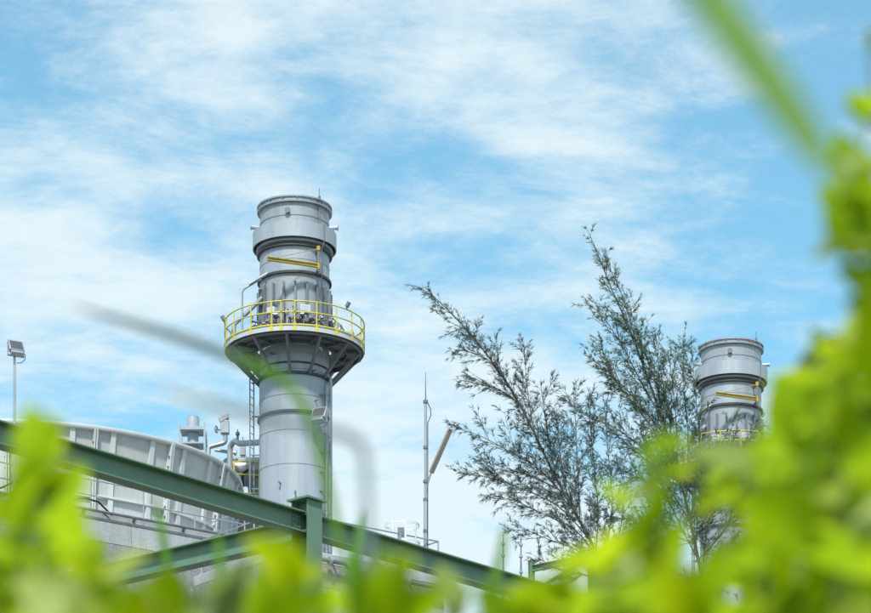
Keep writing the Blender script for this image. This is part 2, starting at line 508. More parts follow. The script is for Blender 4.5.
def make_stack():
    root = thing('exhaust_stack', (0, 0, 0), 'x', 'chimney', 'grey exhaust stacks')
    z = lambda zc: zc + CAMZ - GZ            # heights were measured from the camera
    # shell sections, bottom to top
    for (za, zb, r) in ((GZ - CAMZ, 22.0, 1.47), (22.005, 28.6, 1.468), (28.605, 34.30, 1.466), (34.40, 35.87, 1.464), (35.97, 40.0, 1.44),
                        (40.10, 41.12, 1.44), (41.22, 42.95, 1.43)):
        MB().ring(r - 0.04, r, z(za), z(zb), 96).build('shell_section', M['steel'], root, 40)
    for zz in (30.3, 32.2, 33.6, 35.05, 36.75, 36.1, 40.6, 42.4, 28.6, 26.0):
        r = 1.4705 if zz < 36 else 1.4445
        MB().ring(r - 0.02, r + 0.006, z(zz) - 0.012, z(zz) + 0.012, 96).build('weld_seam', M['seam'], root)
    # stiffener flanges: upper and lower plate with a gap
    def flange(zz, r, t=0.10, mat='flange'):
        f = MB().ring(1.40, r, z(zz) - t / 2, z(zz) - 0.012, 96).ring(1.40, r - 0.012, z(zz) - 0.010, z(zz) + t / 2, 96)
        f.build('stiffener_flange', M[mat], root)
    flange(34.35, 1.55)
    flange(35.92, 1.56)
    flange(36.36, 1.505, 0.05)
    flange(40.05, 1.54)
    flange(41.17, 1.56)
    # top rim: lip, drip edge and lugs
    MB().lathe([(1.40, z(42.92)), (1.55, z(42.92)), (1.555, z(42.98)), (1.50, z(42.99)), (1.50, z(43.10)), (1.555, z(43.11)), (1.555, z(43.17)), (1.40, z(43.17))], 96).build('top_rim', M['steel'], root)
    for k in range(16):
        a = k * math.pi / 8 + 0.12
        m = MB()
        c, s_ = math.cos(a), math.sin(a)
        m.obox(pol(1.53, a, z(43.06)), (0.02 * c, 0.02 * s_, 0), (0.03 * s_, -0.03 * c, 0), (0, 0, 0.055))
        m.build('rim_lug', M['steel_dark'], root)
    # collar: open skirt standing off the shell, carried by gussets
    MB().lathe([(1.69, z(41.42)), (1.735, z(41.42)), (1.735, z(42.05)), (1.44, z(42.12)), (1.44, z(42.08)), (1.69, z(42.02))], 96).build('collar', M['steel'], root)
    MB().lathe([(1.44, z(41.62)), (1.60, z(41.36)), (1.60, z(41.31)), (1.44, z(41.25))], 96).build('collar_cone', M['steel'], root)
    for k in range(12):
        a = k * math.pi / 6 + 0.27
        c, s_ = math.cos(a), math.sin(a)
        MB().obox(pol(1.585, a, z(41.72)), (0.012 * c, 0.012 * s_, 0), (0.11 * s_, -0.11 * c, 0), (0, 0, 0.28)).build('collar_gusset', M['steel_dark'], root)
    for a in (R(-80), R(82)):
        MB().tube([pol(1.45, a, z(42.28)), pol(1.80, a, z(42.28))], 0.085, 16).tube([pol(1.80, a, z(42.28)), pol(1.83, a, z(42.28))], 0.12, 16).build('lifting_trunnion', M['steel'], root)
    # sampling port on the front of the top section
    c = pol(1.43, R(-8), z(42.55))
    MB().tube([c, pol(1.54, R(-8), z(42.55))], 0.075, 14).tube([pol(1.54, R(-8), z(42.55)), pol(1.57, R(-8), z(42.55))], 0.12, 14).build('sampling_port', M['steel_dark'], root)
    # vertical ribs above the platform
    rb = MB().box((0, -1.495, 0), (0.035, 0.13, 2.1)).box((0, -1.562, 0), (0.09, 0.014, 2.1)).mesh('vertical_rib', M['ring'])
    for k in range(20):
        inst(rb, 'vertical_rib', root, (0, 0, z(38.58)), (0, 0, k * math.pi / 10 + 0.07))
    # platform
    deck = MB().ring(1.56, 2.86, z(37.24), z(37.28), 72).build('platform_deck', M['grating'], root)
    fr = MB()
    fr.ring(1.56, 1.66, z(37.08), z(37.235), 72).ring(2.70, 2.76, z(37.08), z(37.235), 72).ring(2.15, 2.20, z(37.12), z(37.235), 72)
    fr.build('deck_ring_beam', M['steel_dark'], deck)
    toe = MB().ring(2.865, 2.885, z(37.17), z(37.40), 96).build('toe_board', M['toe'], root)
    MB().ring(2.887, 2.915, z(37.385), z(37.44), 96).build('edge_strip', M['yellow'], toe)
    jb = MB().box((0, -2.18, 0), (0.09, 1.0, 0.13)).mesh('deck_joist', M['steel_dark'])
    st = MB().bar((0, -2.74, 0.0), (0, -1.53, -1.25), 0.10, 0.13).mesh('bracket_strut', M['steel_dark'])
    for k in range(12):
        a = k * math.pi / 6 + R(-4)
        inst(jb, 'deck_joist', root, (0, 0, z(37.165)), (0, 0, a))
        inst(st, 'bracket_strut', root, (0, 0, z(37.16)), (0, 0, a))
    # guard rail
    for zz, nm in ((38.36, 'top_rail'), (37.92, 'mid_rail')):
        MB().tube([pol(2.885, 2 * math.pi * k / 96, z(zz)) for k in range(96)], 0.028, 8, True).build(nm, M['yellow'], root)
    pm = MB().tube([(0, -2.885, -0.10), (0, -2.885, 1.10)], 0.028, 8).box((0, -2.90, -0.02), (0.13, 0.02, 0.20)).mesh('guard_post', M['yellow'])
    posts = [-150, -130, -110, -92, -74, -56, -35, -16, -8, 3, 21, 39, 57, 75, 93, 112, 131, 150, 170]
    for a in posts:
        inst(pm, 'guard_post', root, (0, 0, z(37.28)), (0, 0, R(a)))
    gt = MB()
    gt.tube([pol(2.93, R(-8), z(37.93)), pol(2.93, R(-8), z(38.34)), pol(2.93, R(-6), z(38.37)), pol(2.93, R(1), z(38.37)), pol(2.93, R(3), z(38.34)), pol(2.93, R(3), z(37.93))], 0.024, 8)
    gt.build('rail_gate', M['yellow'], root)
    # instruments round the platform
    def cabinet(a, zz, w, h, mat='white', r=1.72):
        c, s_ = math.cos(a), math.sin(a)
        o = MB().obox(pol(r, a, z(zz)), (w / 2 * c, w / 2 * s_, 0), (0.11 * s_, -0.11 * c, 0), (0, 0, h / 2)).build('instrument_cabinet', M[mat], root, 30, 0.012)
        MB().obox(pol(r + 0.116, a, z(zz)), (w / 2.4 * c, w / 2.4 * s_, 0), (0.006 * s_, -0.006 * c, 0), (0, 0, h / 2.5)).build('cabinet_door', M['toe'], o)
        MB().obox(pol(r - 0.16, a, z(zz) - h * 0.2), (0.03 * c, 0.03 * s_, 0), (0.08 * s_, -0.08 * c, 0), (0, 0, h * 0.6)).build('cabinet_bracket', M['steel_dark'], o)
    cabinet(R(-30), 38.42, 0.36, 0.26)
    cabinet(R(17), 38.45, 0.42, 0.30)
    cabinet(R(66), 37.85, 0.55, 0.62, 'toe', 1.95)
    cabinet(R(84), 37.75, 0.50, 0.5, 'toe', 2.35)
    cabinet(R(-72), 37.62, 0.30, 0.36, 'toe', 2.3)
    for a, zz in ((-27, 37.95), (-16, 37.9), (8, 38.05), (18, 37.95), (28, 38.1), (43, 37.9), (55, 38.0), (-58, 37.8)):
        a = R(a)
        n = MB().tube([pol(1.42, a, z(zz)), pol(1.78, a, z(zz))], 0.085, 14)
        n.tube([pol(1.78, a, z(zz)), pol(1.82, a, z(zz))], 0.14, 14)
        n = n.build('test_nozzle', M['steel'], root)
        MB().tube([pol(1.825, a, z(zz)), pol(1.95, a, z(zz))], 0.11, 14).build('nozzle_cap', M['steel_dark'], n)
    for k, (a0, a1, zz, dz) in enumerate(((-36, -18, 38.3, -0.6), (-6, 2, 38.42, -0.5), (6, 20, 38.35, -0.7), (12, 24, 38.3, -0.9), (34, 48, 38.25, -0.7),
                                          (46, 64, 38.1, -0.6), (60, 72, 37.95, -0.55), (-78, -60, 37.9, -0.5), (-50, -38, 38.2, -0.6))):
        pts = []
        for i in range(13):
            t = i / 12
            pts.append(pol(1.75 + 0.25 * math.sin(math.pi * t) + (0.5 if abs(a0) > 55 else 0), R(a0 + (a1 - a0) * t), z(zz + dz * math.sin(math.pi * t * 0.8))))
        MB().tube(pts, 0.022, 6).build('cable', M['black'], root)
    for k, a in enumerate((-24, 14, 23, 47)):
        MB().tube([pol(1.95, R(a), z(37.30)), pol(1.95, R(a), z(38.15))], 0.03, 8).tube([pol(1.95, R(a), z(37.285)), pol(1.95, R(a), z(37.31))], 0.09, 10).build('instrument_stand', M['steel_dark'], root)
    # dark transmitters, valves and their pigtails between the nozzles
    rs = random.Random(4)
    for a in (-44, -33, -25, -21, -12, -3, 3, 12, 16, 22, 31, 36, 41, 49, 58, 66, -66, -60):
        zz = rs.uniform(37.85, 38.35)
        rr_ = 1.70 + rs.uniform(0, 0.35)
        q = pol(rr_, R(a), z(zz))
        m = MB().tube([pol(1.42, R(a), z(zz)), q], 0.035, 8)
        m.tube([q + Vector((-0.07, 0, 0)), q + Vector((0.07, 0, 0.02))], rs.uniform(0.06, 0.10), 10)
        m.tube([q, q + Vector((rs.uniform(-0.1, 0.1), 0, rs.uniform(0.12, 0.22)))], 0.05, 8)
        m.build('transmitter', M['steel_dark'] if rs.random() < 0.75 else M['galv'], root)
        e = pol(rr_ + 0.1, R(a + rs.uniform(-6, 6)), z(37.3))
        MB().tube(spline([q, q + Vector((rs.uniform(-0.2, 0.2), -0.12, -0.15)), q * 0.5 + e * 0.5 + Vector((rs.uniform(-0.15, 0.15), -0.05, 0)), e], 5), 0.018, 6).build('cable', M['black'], root)
    # small deck lights on the rail
    for a in (-86, 50):
        a = R(a)
        q = pol(2.9, a, z(38.36))
        w = MB().tube([q, q + Vector((0, 0, 0.12))], 0.03, 8)
        w.tube([q + Vector((0, 0, 0.10)), q + Vector((0.10 * math.copysign(1, a), -0.02, 0.28))], 0.085, 10)
        w.build('deck_light', M['steel_dark'], root)
    # hoist jib
    e0, e1 = Vector((1.06, -1.62, z(40.22))), Vector((-0.98, -2.50, z(40.20)))
    mast = MB().tube([e0 + Vector((0, 0, -0.22)), e0 + Vector((0, 0, 0.78))], 0.055, 10)
    for dz in (-0.15, 0.70):
        mast.bar(e0 + Vector((0, 0, dz)), Vector((0.92, -1.05, e0.z + dz)), 0.10, 0.08)
    mast = mast.build('jib_mast', M['steel_dark'], root)
    jb2 = MB()
    t = (e1 - e0).normalized()
    up = Vector((0, 0, 1))
    for dz, hh, ww in ((0.06, 0.022, 0.12), (-0.06, 0.022, 0.12), (0, 0.115, 0.02)):
        jb2.bar(e0 + up * dz - t * 0.1, e1 + up * dz, ww, hh)
    jb2.build('jib_beam', M['jib'], root)
    MB().tube([e0 + Vector((0, 0, 0.70)), e1 - t * 0.35 + up * 0.08], 0.014, 6).build('tie_rod', M['jib'], root)
    MB().tube([e0 + Vector((0, 0, 0.62)), e0 + Vector((0, 0, 0.80))], 0.08, 12).build('jib_bearing', M['jib'], root)
    MB().tube([e0 + Vector((0, 0, -0.14)), e0 + Vector((0, 0, 0.10))], 0.075, 12).build('jib_bearing', M['jib'], root)
    # lightning rod and its down conductor
    MB().tube([pol(1.52, R(45), z(43.0)), pol(1.52, R(45), z(43.6))], 0.016, 6).tube([pol(1.52, R(45), z(43.1)), pol(1.52, R(45), z(43.28))], 0.05, 8).build('lightning_rod', M['steel_dark'], root)
    MB().tube([pol(1.48, R(47), z(42.9)), pol(1.48, R(47), z(42.15)), pol(1.76, R(47), z(42.05)), pol(1.76, R(47), z(41.4)), pol(1.60, R(47), z(41.1)), pol(1.60, R(47), z(37.3))], 0.018, 6).build('down_conductor', M['ring'], root)
    # pipe that leaves the shell on the left and drops through the platform
    pts = [pol(1.40, R(-62), z(40.05)), Vector((-1.55, -1.0, z(39.78))), Vector((-2.02, -1.0, z(39.50))), Vector((-2.10, -1.0, z(39.36))), Vector((-2.10, -1.0, z(39.1))), Vector((-2.10, -1.0, z(37.3)))]
    MB().tube(pts, 0.042, 10).build('vent_pipe', M['galv'], root)
    MB().tube([Vector((-1.80, -1.1, z(39.66))), Vector((-1.05, -1.1, z(40.1)))], 0.065, 10).build('pipe_sleeve', M['galv'], root)
    MB().tube([Vector((-1.30, -0.8, z(39.2))), Vector((-2.05, -0.8, z(38.45))), Vector((-2.45, -0.8, z(38.1))), Vector((-2.5, -0.8, z(37.3)))], 0.095, 10).build('drain_pipe', M['steel'], root)
    # ladder below the platform, on the left
    la = R(-97)
    lc = pol(1.80, la, 0)
    tdir = Vector((0.30, 0.95, 0)).normalized()
    ld = MB()
    for sg in (-1, 1):
        ld.bar(lc + tdir * 0.22 * sg + Vector((0, 0, z(31.0))), lc + tdir * 0.22 * sg + Vector((0, 0, z(37.2))), 0.05, 0.05, (1, 0, 0))
    ld = ld.build('ladder', M['steel_dark'], root)
    rg = MB().tube([lc - tdir * 0.22, lc + tdir * 0.22], 0.014, 6).mesh('rung', M['steel_dark'])
    for k in range(20):
        inst(rg, 'rung', ld, (0, 0, z(31.2) + 0.3 * k))
    for zz in (31.6, 33.0, 34.6, 36.0):
        MB().bar(lc + Vector((0, 0, z(zz))), pol(1.45, la, z(zz)), 0.05, 0.05).build('ladder_bracket', M['steel_dark'], root)
    # cable tray and step irons on the right
    tr = MB()
    ta = R(69)
    c, s_ = math.cos(ta), math.sin(ta)
    tr.obox(pol(1.62, ta, z(28.0)), (0.10 * c, 0.10 * s_, 0), (0.035 * s_, -0.035 * c, 0), (0, 0, 8.0))
    tr.build('cable_tray', M['steel'], root)
    tr = MB().tube([pol(1.60, R(58), z(20)), pol(1.60, R(58), z(35.6))], 0.03, 8).build('conduit', M['galv'], root)
    for k in range(14):
        zz = 35.2 - 0.79 * k
        MB().bar(pol(1.46, R(47), z(zz - 0.06)), pol(1.66, R(62), z(zz)), 0.04, 0.05).build('tray_bracket', M['steel_dark'], root)
    # short probes below the platform
    for a, zz in ((-34, 36.75), (37, 36.75), (34, 36.05), (38, 34.85), (-20, 31.4), (4, 31.0)):
        MB().tube([pol(1.44, R(a), z(zz)), pol(1.62, R(a), z(zz))], 0.03, 8).tube([pol(1.60, R(a), z(zz)), pol(1.64, R(a), z(zz))], 0.05, 8).build('probe', M['steel_dark'], root)
    return root

STK_D = 114.0
stack = make_stack()
stack.location = (P(294.6, 300, STK_D).x, STK_D, GZ)
stack['label'] = 'tall grey exhaust stack with yellow-railed round platform, nearest the tank'
st2 = copy_tree(stack)
st2.location = (P(731, 300, 131.6).x, 131.6, GZ)
st2['label'] = 'farther grey exhaust stack behind the feathery tree, half hidden by leaves'

# floodlight on the stack's right side
sl = P(321, 413, 112.3)
fl = thing('floodlight', (stack.location.x + 1.10, STK_D - 1.22, sl.z - 0.75), 'box floodlight bolted to the right side of the tall stack', 'floodlight', 'plant floodlights')
floodlight_parts(fl, (0, -0.38, 0.75), R(-25), R(-30), 1.35)
MB().tube([(0, -0.38, 0.455), (0, -0.30, 0.20), (0, 0.10, 0.10)], 0.035, 8).build('arm', M['galv'], fl)
MB().box((0, 0.08, 0.1), (0.2, 0.03, 0.3)).build('mounting_plate', M['galv'], fl)

# ------------------------------------------------------------------ round tank
TD = 108.0
tc_ = P(30, 485, TD)
DECK = 26.4 + CAMZ
tank = thing('round_tank', (tc_.x, TD, DECK), 'huge round pale grey tank of ribbed panels with a rolled rim', 'tank')
TH = tc_.z - DECK
RT, RB = 8.16, 7.78
def rad(zz):
    t = zz / TH
    return RB + (RT - RB) * t * t
NP = 16
A0 = R(2.6)
da = 2 * math.pi / NP
lev = [0, TH * 0.25, TH * 0.5, TH * 0.75, TH]
prof = [(rad(q), q) for q in lev] + [(rad(q) - 0.08, q) for q in reversed(lev)]
pm_ = MB().lathe(prof, 8, 0.0012, da - 0.0012).mesh('panel', M['tank'])
def rib_mesh(a, w, dep):
    m = MB()
    for i in range(6):
        q0, q1 = TH * i / 6, TH * (i + 1) / 6
        pts = []
        for q in (q0, q1):
            r = rad(q)
            for rr in (r - 0.005, r + dep):
                for s_ in (-1, 1):
                    pts.append(pol(rr, a + s_ * w / 2 / r, q))
        m.add(pts, [(0, 1, 5, 4), (2, 6, 7, 3), (0, 4, 6, 2), (1, 3, 7, 5)])
    return m
rbm = rib_mesh(0, 0.19, 0.10).mesh('rib', M['tank_rib'])
jm = MB()
for sg in (-1, 1):
    k = rib_mesh(sg * 0.0052, 0.05, 0.24)
    jm.add(k.v, k.f)
jm = jm.mesh('joint_flange', M['tank_rib'])
bm_ = MB()
for i in range(9):
    q = TH * (0.06 + 0.1 * i)
    r = rad(q) + 0.15
    for sg in (-1, 1):
        bm_.tube([pol(r, sg * 0.0086, q), pol(r, sg * 0.0132, q)], 0.045, 6)
bm_ = bm_.mesh('bolt_row', M['steel_dark'])
for k in range(NP):
    a = A0 + k * da
    p = inst(pm_, 'panel', tank, (0, 0, 0), (0, 0, a))
    inst(rbm, 'rib', p, (0, 0, 0), (0, 0, R(5)))
    inst(rbm, 'rib', p, (0, 0, 0), (0, 0, R(16.6)))
    j = inst(jm, 'joint_flange', p)
    b = inst(bm_, 'bolt_row', p)
    b['kind'] = 'stuff'
MB().lathe([(RT - 0.06, TH - 0.07), (RT + 0.16, TH - 0.06), (RT + 0.20, TH), (RT + 0.18, TH + 0.08), (RT - 0.06, TH + 0.10)], 128).build('rim', M['tank_rib'], tank, 50)
MB().ring(rad(1.25) - 0.01, rad(1.25) + 0.12, 1.2, 1.3, 128).build('girth_ring', M['tank_rib'], tank)
MB().ring(RB - 0.1, RB + 0.22, 0.0, 0.06, 128).build('base_ring', M['tank_rib'], tank)
MB().lathe([(0.01, 0.4), (RB - 0.1, 0.4), (RB - 0.1, 0.5), (0.01, 0.5)], 64).build('inner_deck', M['steel_dark'], tank)

# ------------------------------------------------------------------ concrete structures
E1, E2 = Vector((-13.76, 96.9, 0)), Vector((-8.39, 101.0, 0))
AD = (E2 - E1).normalized()
ND = Vector((AD.y, -AD.x, 0))          # outward, towards the camera
def block(name, label, p0, length, depth, ztop, mats, pieces=True):
    """a concrete block whose front edge starts at p0 and runs along AD; panels, piers and a coping on its front and left faces"""
    root = thing(name, (p0.x, p0.y, GZ), label, 'building')
    h = ztop - GZ
    def q(s, w, zz):
        v = AD * s - ND * w
        return Vector((v.x, v.y, zz))
    core = MB().obox(q(length / 2, depth / 2, (h - 0.35) / 2), AD * (length / 2 - 0.10), ND * (depth / 2 - 0.10), (0, 0, (h - 0.36) / 2))
    core.build('core', M['concrete_old'], root)
    MB().obox(q(length / 2, depth / 2, h - 0.17), AD * length / 2, ND * depth / 2, (0, 0, 0.17)).build('deck_slab', M['concrete'], root, 30, 0.02)
    n = max(1, round(length / 2.7))
    rows = 7
    for r in range(rows):
        ph = 0.75 if r == 0 else 1.9
        zb = h - 0.36 - (0.75 if r == 0 else 0.75 + 1.9 * r)
        for i in range(n):
            s0, s1 = length * i / n, length * (i + 1) / n
            MB().obox(q((s0 + s1) / 2, 0.02, zb + ph / 2), AD * ((s1 - s0) / 2 - 0.007), ND * 0.07, (0, 0, ph / 2 - 0.006)).build('wall_panel', M[mats[min(r, len(mats) - 1)]], root, 30, 0.012)
        nd = max(1, round(depth / 2.7))
        for i in range(nd):
            s0, s1 = depth * i / nd, depth * (i + 1) / nd
            MB().obox(q(0.02, (s0 + s1) / 2, zb + ph / 2), AD * 0.07, ND * ((s1 - s0) / 2 - 0.007), (0, 0, ph / 2 - 0.006)).build('wall_panel', M[mats[min(r, len(mats) - 1)]], root, 30, 0.012)
            MB().obox(q(length - 0.02, (s0 + s1) / 2, zb + ph / 2), AD * 0.07, ND * ((s1 - s0) / 2 - 0.007), (0, 0, ph / 2 - 0.006)).build('wall_panel', M[mats[min(r, len(mats) - 1)]], root, 30, 0.012)
    for i in range(n + 1):
        s0 = min(max(length * i / n, 0.25), length - 0.25)
        MB().obox(q(s0, -0.16, (h - 2.3) / 2), AD * 0.22, ND * 0.12, (0, 0, (h - 2.3) / 2)).build('pier', M['concrete'], root, 30, 0.02)
    return root, q
LL = 17.0
left_p0 = E1 - AD * LL
left_len = LL + (E2 - E1).length + 1.9
lb, lq = block('concrete_plinth', 'stained concrete plinth with guard rail under the round tank', left_p0, left_len, 21.5, DECK, ['concrete', 'concrete_old', 'concrete_old', 'concrete'])
def guardrail(name, label, org, pts, zdeck, mat, hgt=1.1, spacing=2.3, r=0.026, group=None, mids=(0.55,), endpost=True):
    root = thing(name, (org.x, org.y, zdeck), label, 'railing', group)
    pts = [Vector((p.x - org.x, p.y - org.y, 0)) for p in pts]
    for zz, nm in [(hgt, 'top_rail')] + [(m_, 'mid_rail') for m_ in mids]:
        MB().tube([p + Vector((0, 0, zz)) for p in pts], r, 8).build(nm, M[mat], root)
    pm2 = MB().tube([(0, 0, 0), (0, 0, hgt)], r, 8).box((0, 0, 0.01), (0.14, 0.14, 0.02)).mesh('post', M[mat])
    for a, b in zip(pts[:-1], pts[1:]):
        n = max(1, round((b - a).length / spacing))
        for i in range(n + (1 if b is pts[-1] else 0)):
            inst(pm2, 'post', root, a + (b - a) * i / n)
    return root
gp0, gp1 = E1 - AD * 9 - ND * 0.15, E2 + AD * 1.75 - ND * 0.15
guardrail('guard_rail', 'pale guard rail along the tank plinth edge, behind the green beam', gp0, [gp0, gp1, gp1 - ND * 6], DECK, 'galv')
pr = thing('edge_pipe', (E1.x, E1.y, DECK), 'thin dark pipe on brackets along the top of the tank plinth', 'pipe')
a_, b_ = -AD * 9 + ND * 0.16, AD * 8.5 + ND * 0.16
MB().tube([a_ + Vector((0, 0, -0.06)), b_ + Vector((0, 0, -0.06))], 0.055, 8).build('pipe_run', M['steel_dark'], pr)
bk = MB().bar((0, 0, -0.13), tuple(-ND * 0.2 + Vector((0, 0, -0.13))), 0.08, 0.10).mesh('pipe_bracket', M['steel_dark'])
for i in range(9):
    inst(bk, 'pipe_bracket', pr, -AD * 9 + AD * 2.1 * i + ND * 0.17)
# looping hose on the left part of the rail
hz = [AD * (-4.5 + 0.55 * i) + ND * 0.12 + Vector((0, 0, 0.15 + 0.22 * math.sin(i * 1.3) + 0.1 * math.cos(i * 2.1))) for i in range(14)]
hs_ = MB(E1 + Vector((0, 0, DECK))).tube([E1 + Vector((0, 0, DECK)) + p for p in hz], 0.035, 8).build('hose', M['black'])
tag(hs_, 'dark hose looped along the plinth guard rail, left of the grass blades', 'hose')

# right block with deck, rail, ladder cage and lamp post
RP = Vector((0.24, 88.7, 0))
right_p0 = RP - AD * 6.3
RDZ = 21.76 + CAMZ
rbk, rq = block('concrete_block', 'lower stained concrete block with rail and lamp post behind the beam', right_p0, 6.3, 5.0, RDZ, ['concrete_old', 'concrete', 'concrete'])
gq0 = right_p0 + AD * 0.1 - ND * 0.12
gq1 = RP - AD * 0.1 - ND * 0.12
guardrail('guard_rail', 'short grey guard rail on the lower concrete block beside the lamp post', gq0, [gq0 - ND * 4.6, gq0, gq1, gq1 - ND * 2.4 ], RDZ, 'galv', 1.1, 1.6)
pr2 = thing('wall_pipe', (right_p0.x, right_p0.y, RDZ), 'dark pipe run with flanges below the lower block deck', 'pipe')
w = MB().tube([ND * 0.3 + Vector((0, 0, -0.30)), AD * 2.2 + ND * 0.3 + Vector((0, 0, -0.30)), AD * 2.5 + ND * 0.3 + Vector((0, 0, -0.5)), AD * 6.0 + ND * 0.3 + Vector((0, 0, -0.52))], 0.07, 10)
w.build('pipe_run', M['steel_dark'], pr2)
w = MB()
for t in (0.6, 1.6, 3.2, 4.6):
    zz = -0.30 if t < 2.3 else -0.515
    w = MB().tube([AD * t + ND * 0.3 + Vector((0, 0, zz)), AD * (t + 0.09) + ND * 0.3 + Vector((0, 0, zz))], 0.13, 10).build('flange', M['galv'], pr2)
    MB().bar(AD * (t + 0.3) + ND * 0.36 + Vector((0, 0, zz)), AD * (t + 0.3) - ND * 0.02 + Vector((0, 0, zz)), 0.05, 0.05).build('pipe_bracket', M['steel_dark'], pr2)

# ladder cage
cd = P(402, 540, 88.4)
cage = thing('ladder_cage', (cd.x, cd.y, RDZ), 'round white hooped ladder cage beside the thin lamp post', 'ladder')
CR = 0.56
for zz in (0.35, 0.95, 1.52):
    MB().lathe([(CR - 0.012, zz - 0.035), (CR, zz - 0.035), (CR, zz + 0.035), (CR - 0.012, zz + 0.035)], 32).build('hoop', M['white'], cage)
for k in range(9):
    a = k * 2 * math.pi / 9 + 0.2
    c, s_ = math.cos(a), math.sin(a)
    MB().obox(pol(CR + 0.012, a, 0.78), (0.03 * c, 0.03 * s_, 0), (0.008 * s_, -0.008 * c, 0), (0, 0, 0.78)).build('upright', M['white'], cage)
ck = MB().box((-0.02, -0.2, 0.75), (0.24, 0.16, 1.3)).build('junction_box', M['steel_dark'], cage, 30, 0.01)

# lamp post with tilted tube light and spike
lp = P(425.6, 545, 88.6)
post = thing('lamp_post', (lp.x, lp.y, RDZ), 'slim grey lamp post with a tilted tube light and a spike', 'lamp post')
ztop = P(0, 400, 88.6).z - RDZ
MB().tube([(0, 0, 0), (0, 0, 2.4)], 0.065, 10).tube([(0, 0, 2.4), (0, 0, ztop)], 0.048, 10).box((0, 0, 0.02), (0.3, 0.3, 0.04)).build('pole', M['galv'], post)
for zz in (0.5, 1.4, 2.42, 3.0, 4.1, ztop - 0.05):
    MB().tube([(0, 0, zz - 0.05), (0, 0, zz + 0.04)], 0.08, 10).build('pole_clamp', M['steel_dark'], post)
MB().tube([(0, 0, ztop), (0, 0, ztop + 0.9)], 0.025, 6, r1=0.008).build('spike', M['steel_dark'], post)
z0 = P(0, 473, 88.6).z - RDZ
z1 = P(0, 432, 88.6).z - RDZ
la0, la1 = Vector((0.18, -0.02, z0)), Vector((0.80, -0.30, z1))
MB().tube([(0.0, 0, z0 - 0.75), (0.05, 0, z0 - 0.4), (0.13, -0.01, z0 - 0.12), la0], 0.035, 8).build('lamp_arm', M['galv'], post)
t = (la1 - la0)
lh = MB().bar(la0, la1, 0.17, 0.07, (0.6, -0.6, 0.3)).build('lamp_head', M['tan'], post, 30, 0.012)
sd_ = t.normalized().cross(Vector((0.6, -0.6, 0.3))).normalized()
upn = sd_.cross(t.normalized()).normalized()
MB().bar(la0 + t * 0.05 - upn * 0.042, la0 + t * 0.95 - upn * 0.042, 0.15, 0.02, upn).build('diffuser', M['tan'], lh)
MB().tube([(0.07, -0.02, ztop - 0.1), (0.16, -0.03, ztop - 0.3), (0.17, -0.03, ztop - 0.5), (0.07, -0.02, ztop - 0.75), (0.07, -0.02, 0.6)], 0.014, 6).build('cable', M['black'], post)

# left floodlight on its pole
fb = E1 - ND * 0.45
fd = 95.9
fx = P(14.5, 350, fd)
pole = thing('floodlight_pole', (fx.x, fd, DECK), 'box floodlight on a thin pole standing above the left end of the tank', 'floodlight', 'plant floodlights')
fz = P(0, 347, fd).z - DECK
MB().tube([(0, 0, 0), (0, 0, fz - 0.33)], 0.045, 10).box((0, 0, 0.02), (0.25, 0.25, 0.04)).build('pole', M['galv'], pole)
floodlight_parts(pole, (0.05, -0.02, fz), R(28), R(-30), 1.12)

# ------------------------------------------------------------------ equipment tower behind, with vessel, valves and silencer
BD = 119.0
ec = Vector((-9.2, BD, GZ))
EZ = 32.0 + CAMZ
tower = thing('equipment_tower', ec, 'concrete framed equipment tower between the tank and the tall stack', 'building')
eh = EZ - GZ
for sx in (-1, 1):
    for sy in (-1, 1):
        MB().box((sx * 2.2, sy * 2.2, (eh - 0.4) / 2), (0.5, 0.5, eh - 0.4)).build('column', M['concrete'], tower, 30, 0.02)
for i in range(7):
    zz = eh - 0.2 - 3.4 * i
    MB().box((0, 0, zz), (5.0, 5.0, 0.38)).build('floor_slab', M['concrete'], tower, 30, 0.02)
    if i:
        MB().box((0, 2.0, zz + 1.7), (3.8, 0.14, 2.98)).build('rear_wall', M['concrete_old'], tower)
def on(x, y, d):      # world point -> used for things standing on the tower
    return P(x, y, d)
# silencer in a frame
sp = P(193, 440, 118.2)
sil = thing('vent_silencer', (sp.x, 118.2, EZ), 'blue-grey vent silencer in a square open frame above the tank rim', 'silencer')
zt = lambda y, d: P(0, y, d).z - EZ
zf0, zf1 = zt(437, 118.2), zt(429, 118.2)
fr = MB().box((0, 0, zf1 - 0.10), (1.04, 1.04, 0.16)).build('frame_plate', M['bluegrey'], sil, 30, 0.01)
for sx in (-1, 1):
    for sy in (-1, 1):
        MB().box((sx * 0.54, sy * 0.54, (zf1 + 0.1) / 2), (0.07, 0.07, zf1 + 0.1)).build('leg', M['bluegrey'], sil)
MB().box((0, 0, zt(446, 118.2)), (1.0, 1.0, 0.06)).build('lower_plate', M['bluegrey'], sil)
MB().tube([(0, 0, 0), (0, 0, zf1 - 0.19)], 0.24, 20).build('stem_pipe', M['bluegrey'], sil)
MB().lathe([(0.01, zf1), (0.27, zf1), (0.27, zt(420, 118.2)), (0.25, zt(418.5, 118.2)), (0.25, zt(417, 118.2)), (0.01, zt(417, 118.2))], 24).build('silencer_drum', M['bluegrey'], sil)
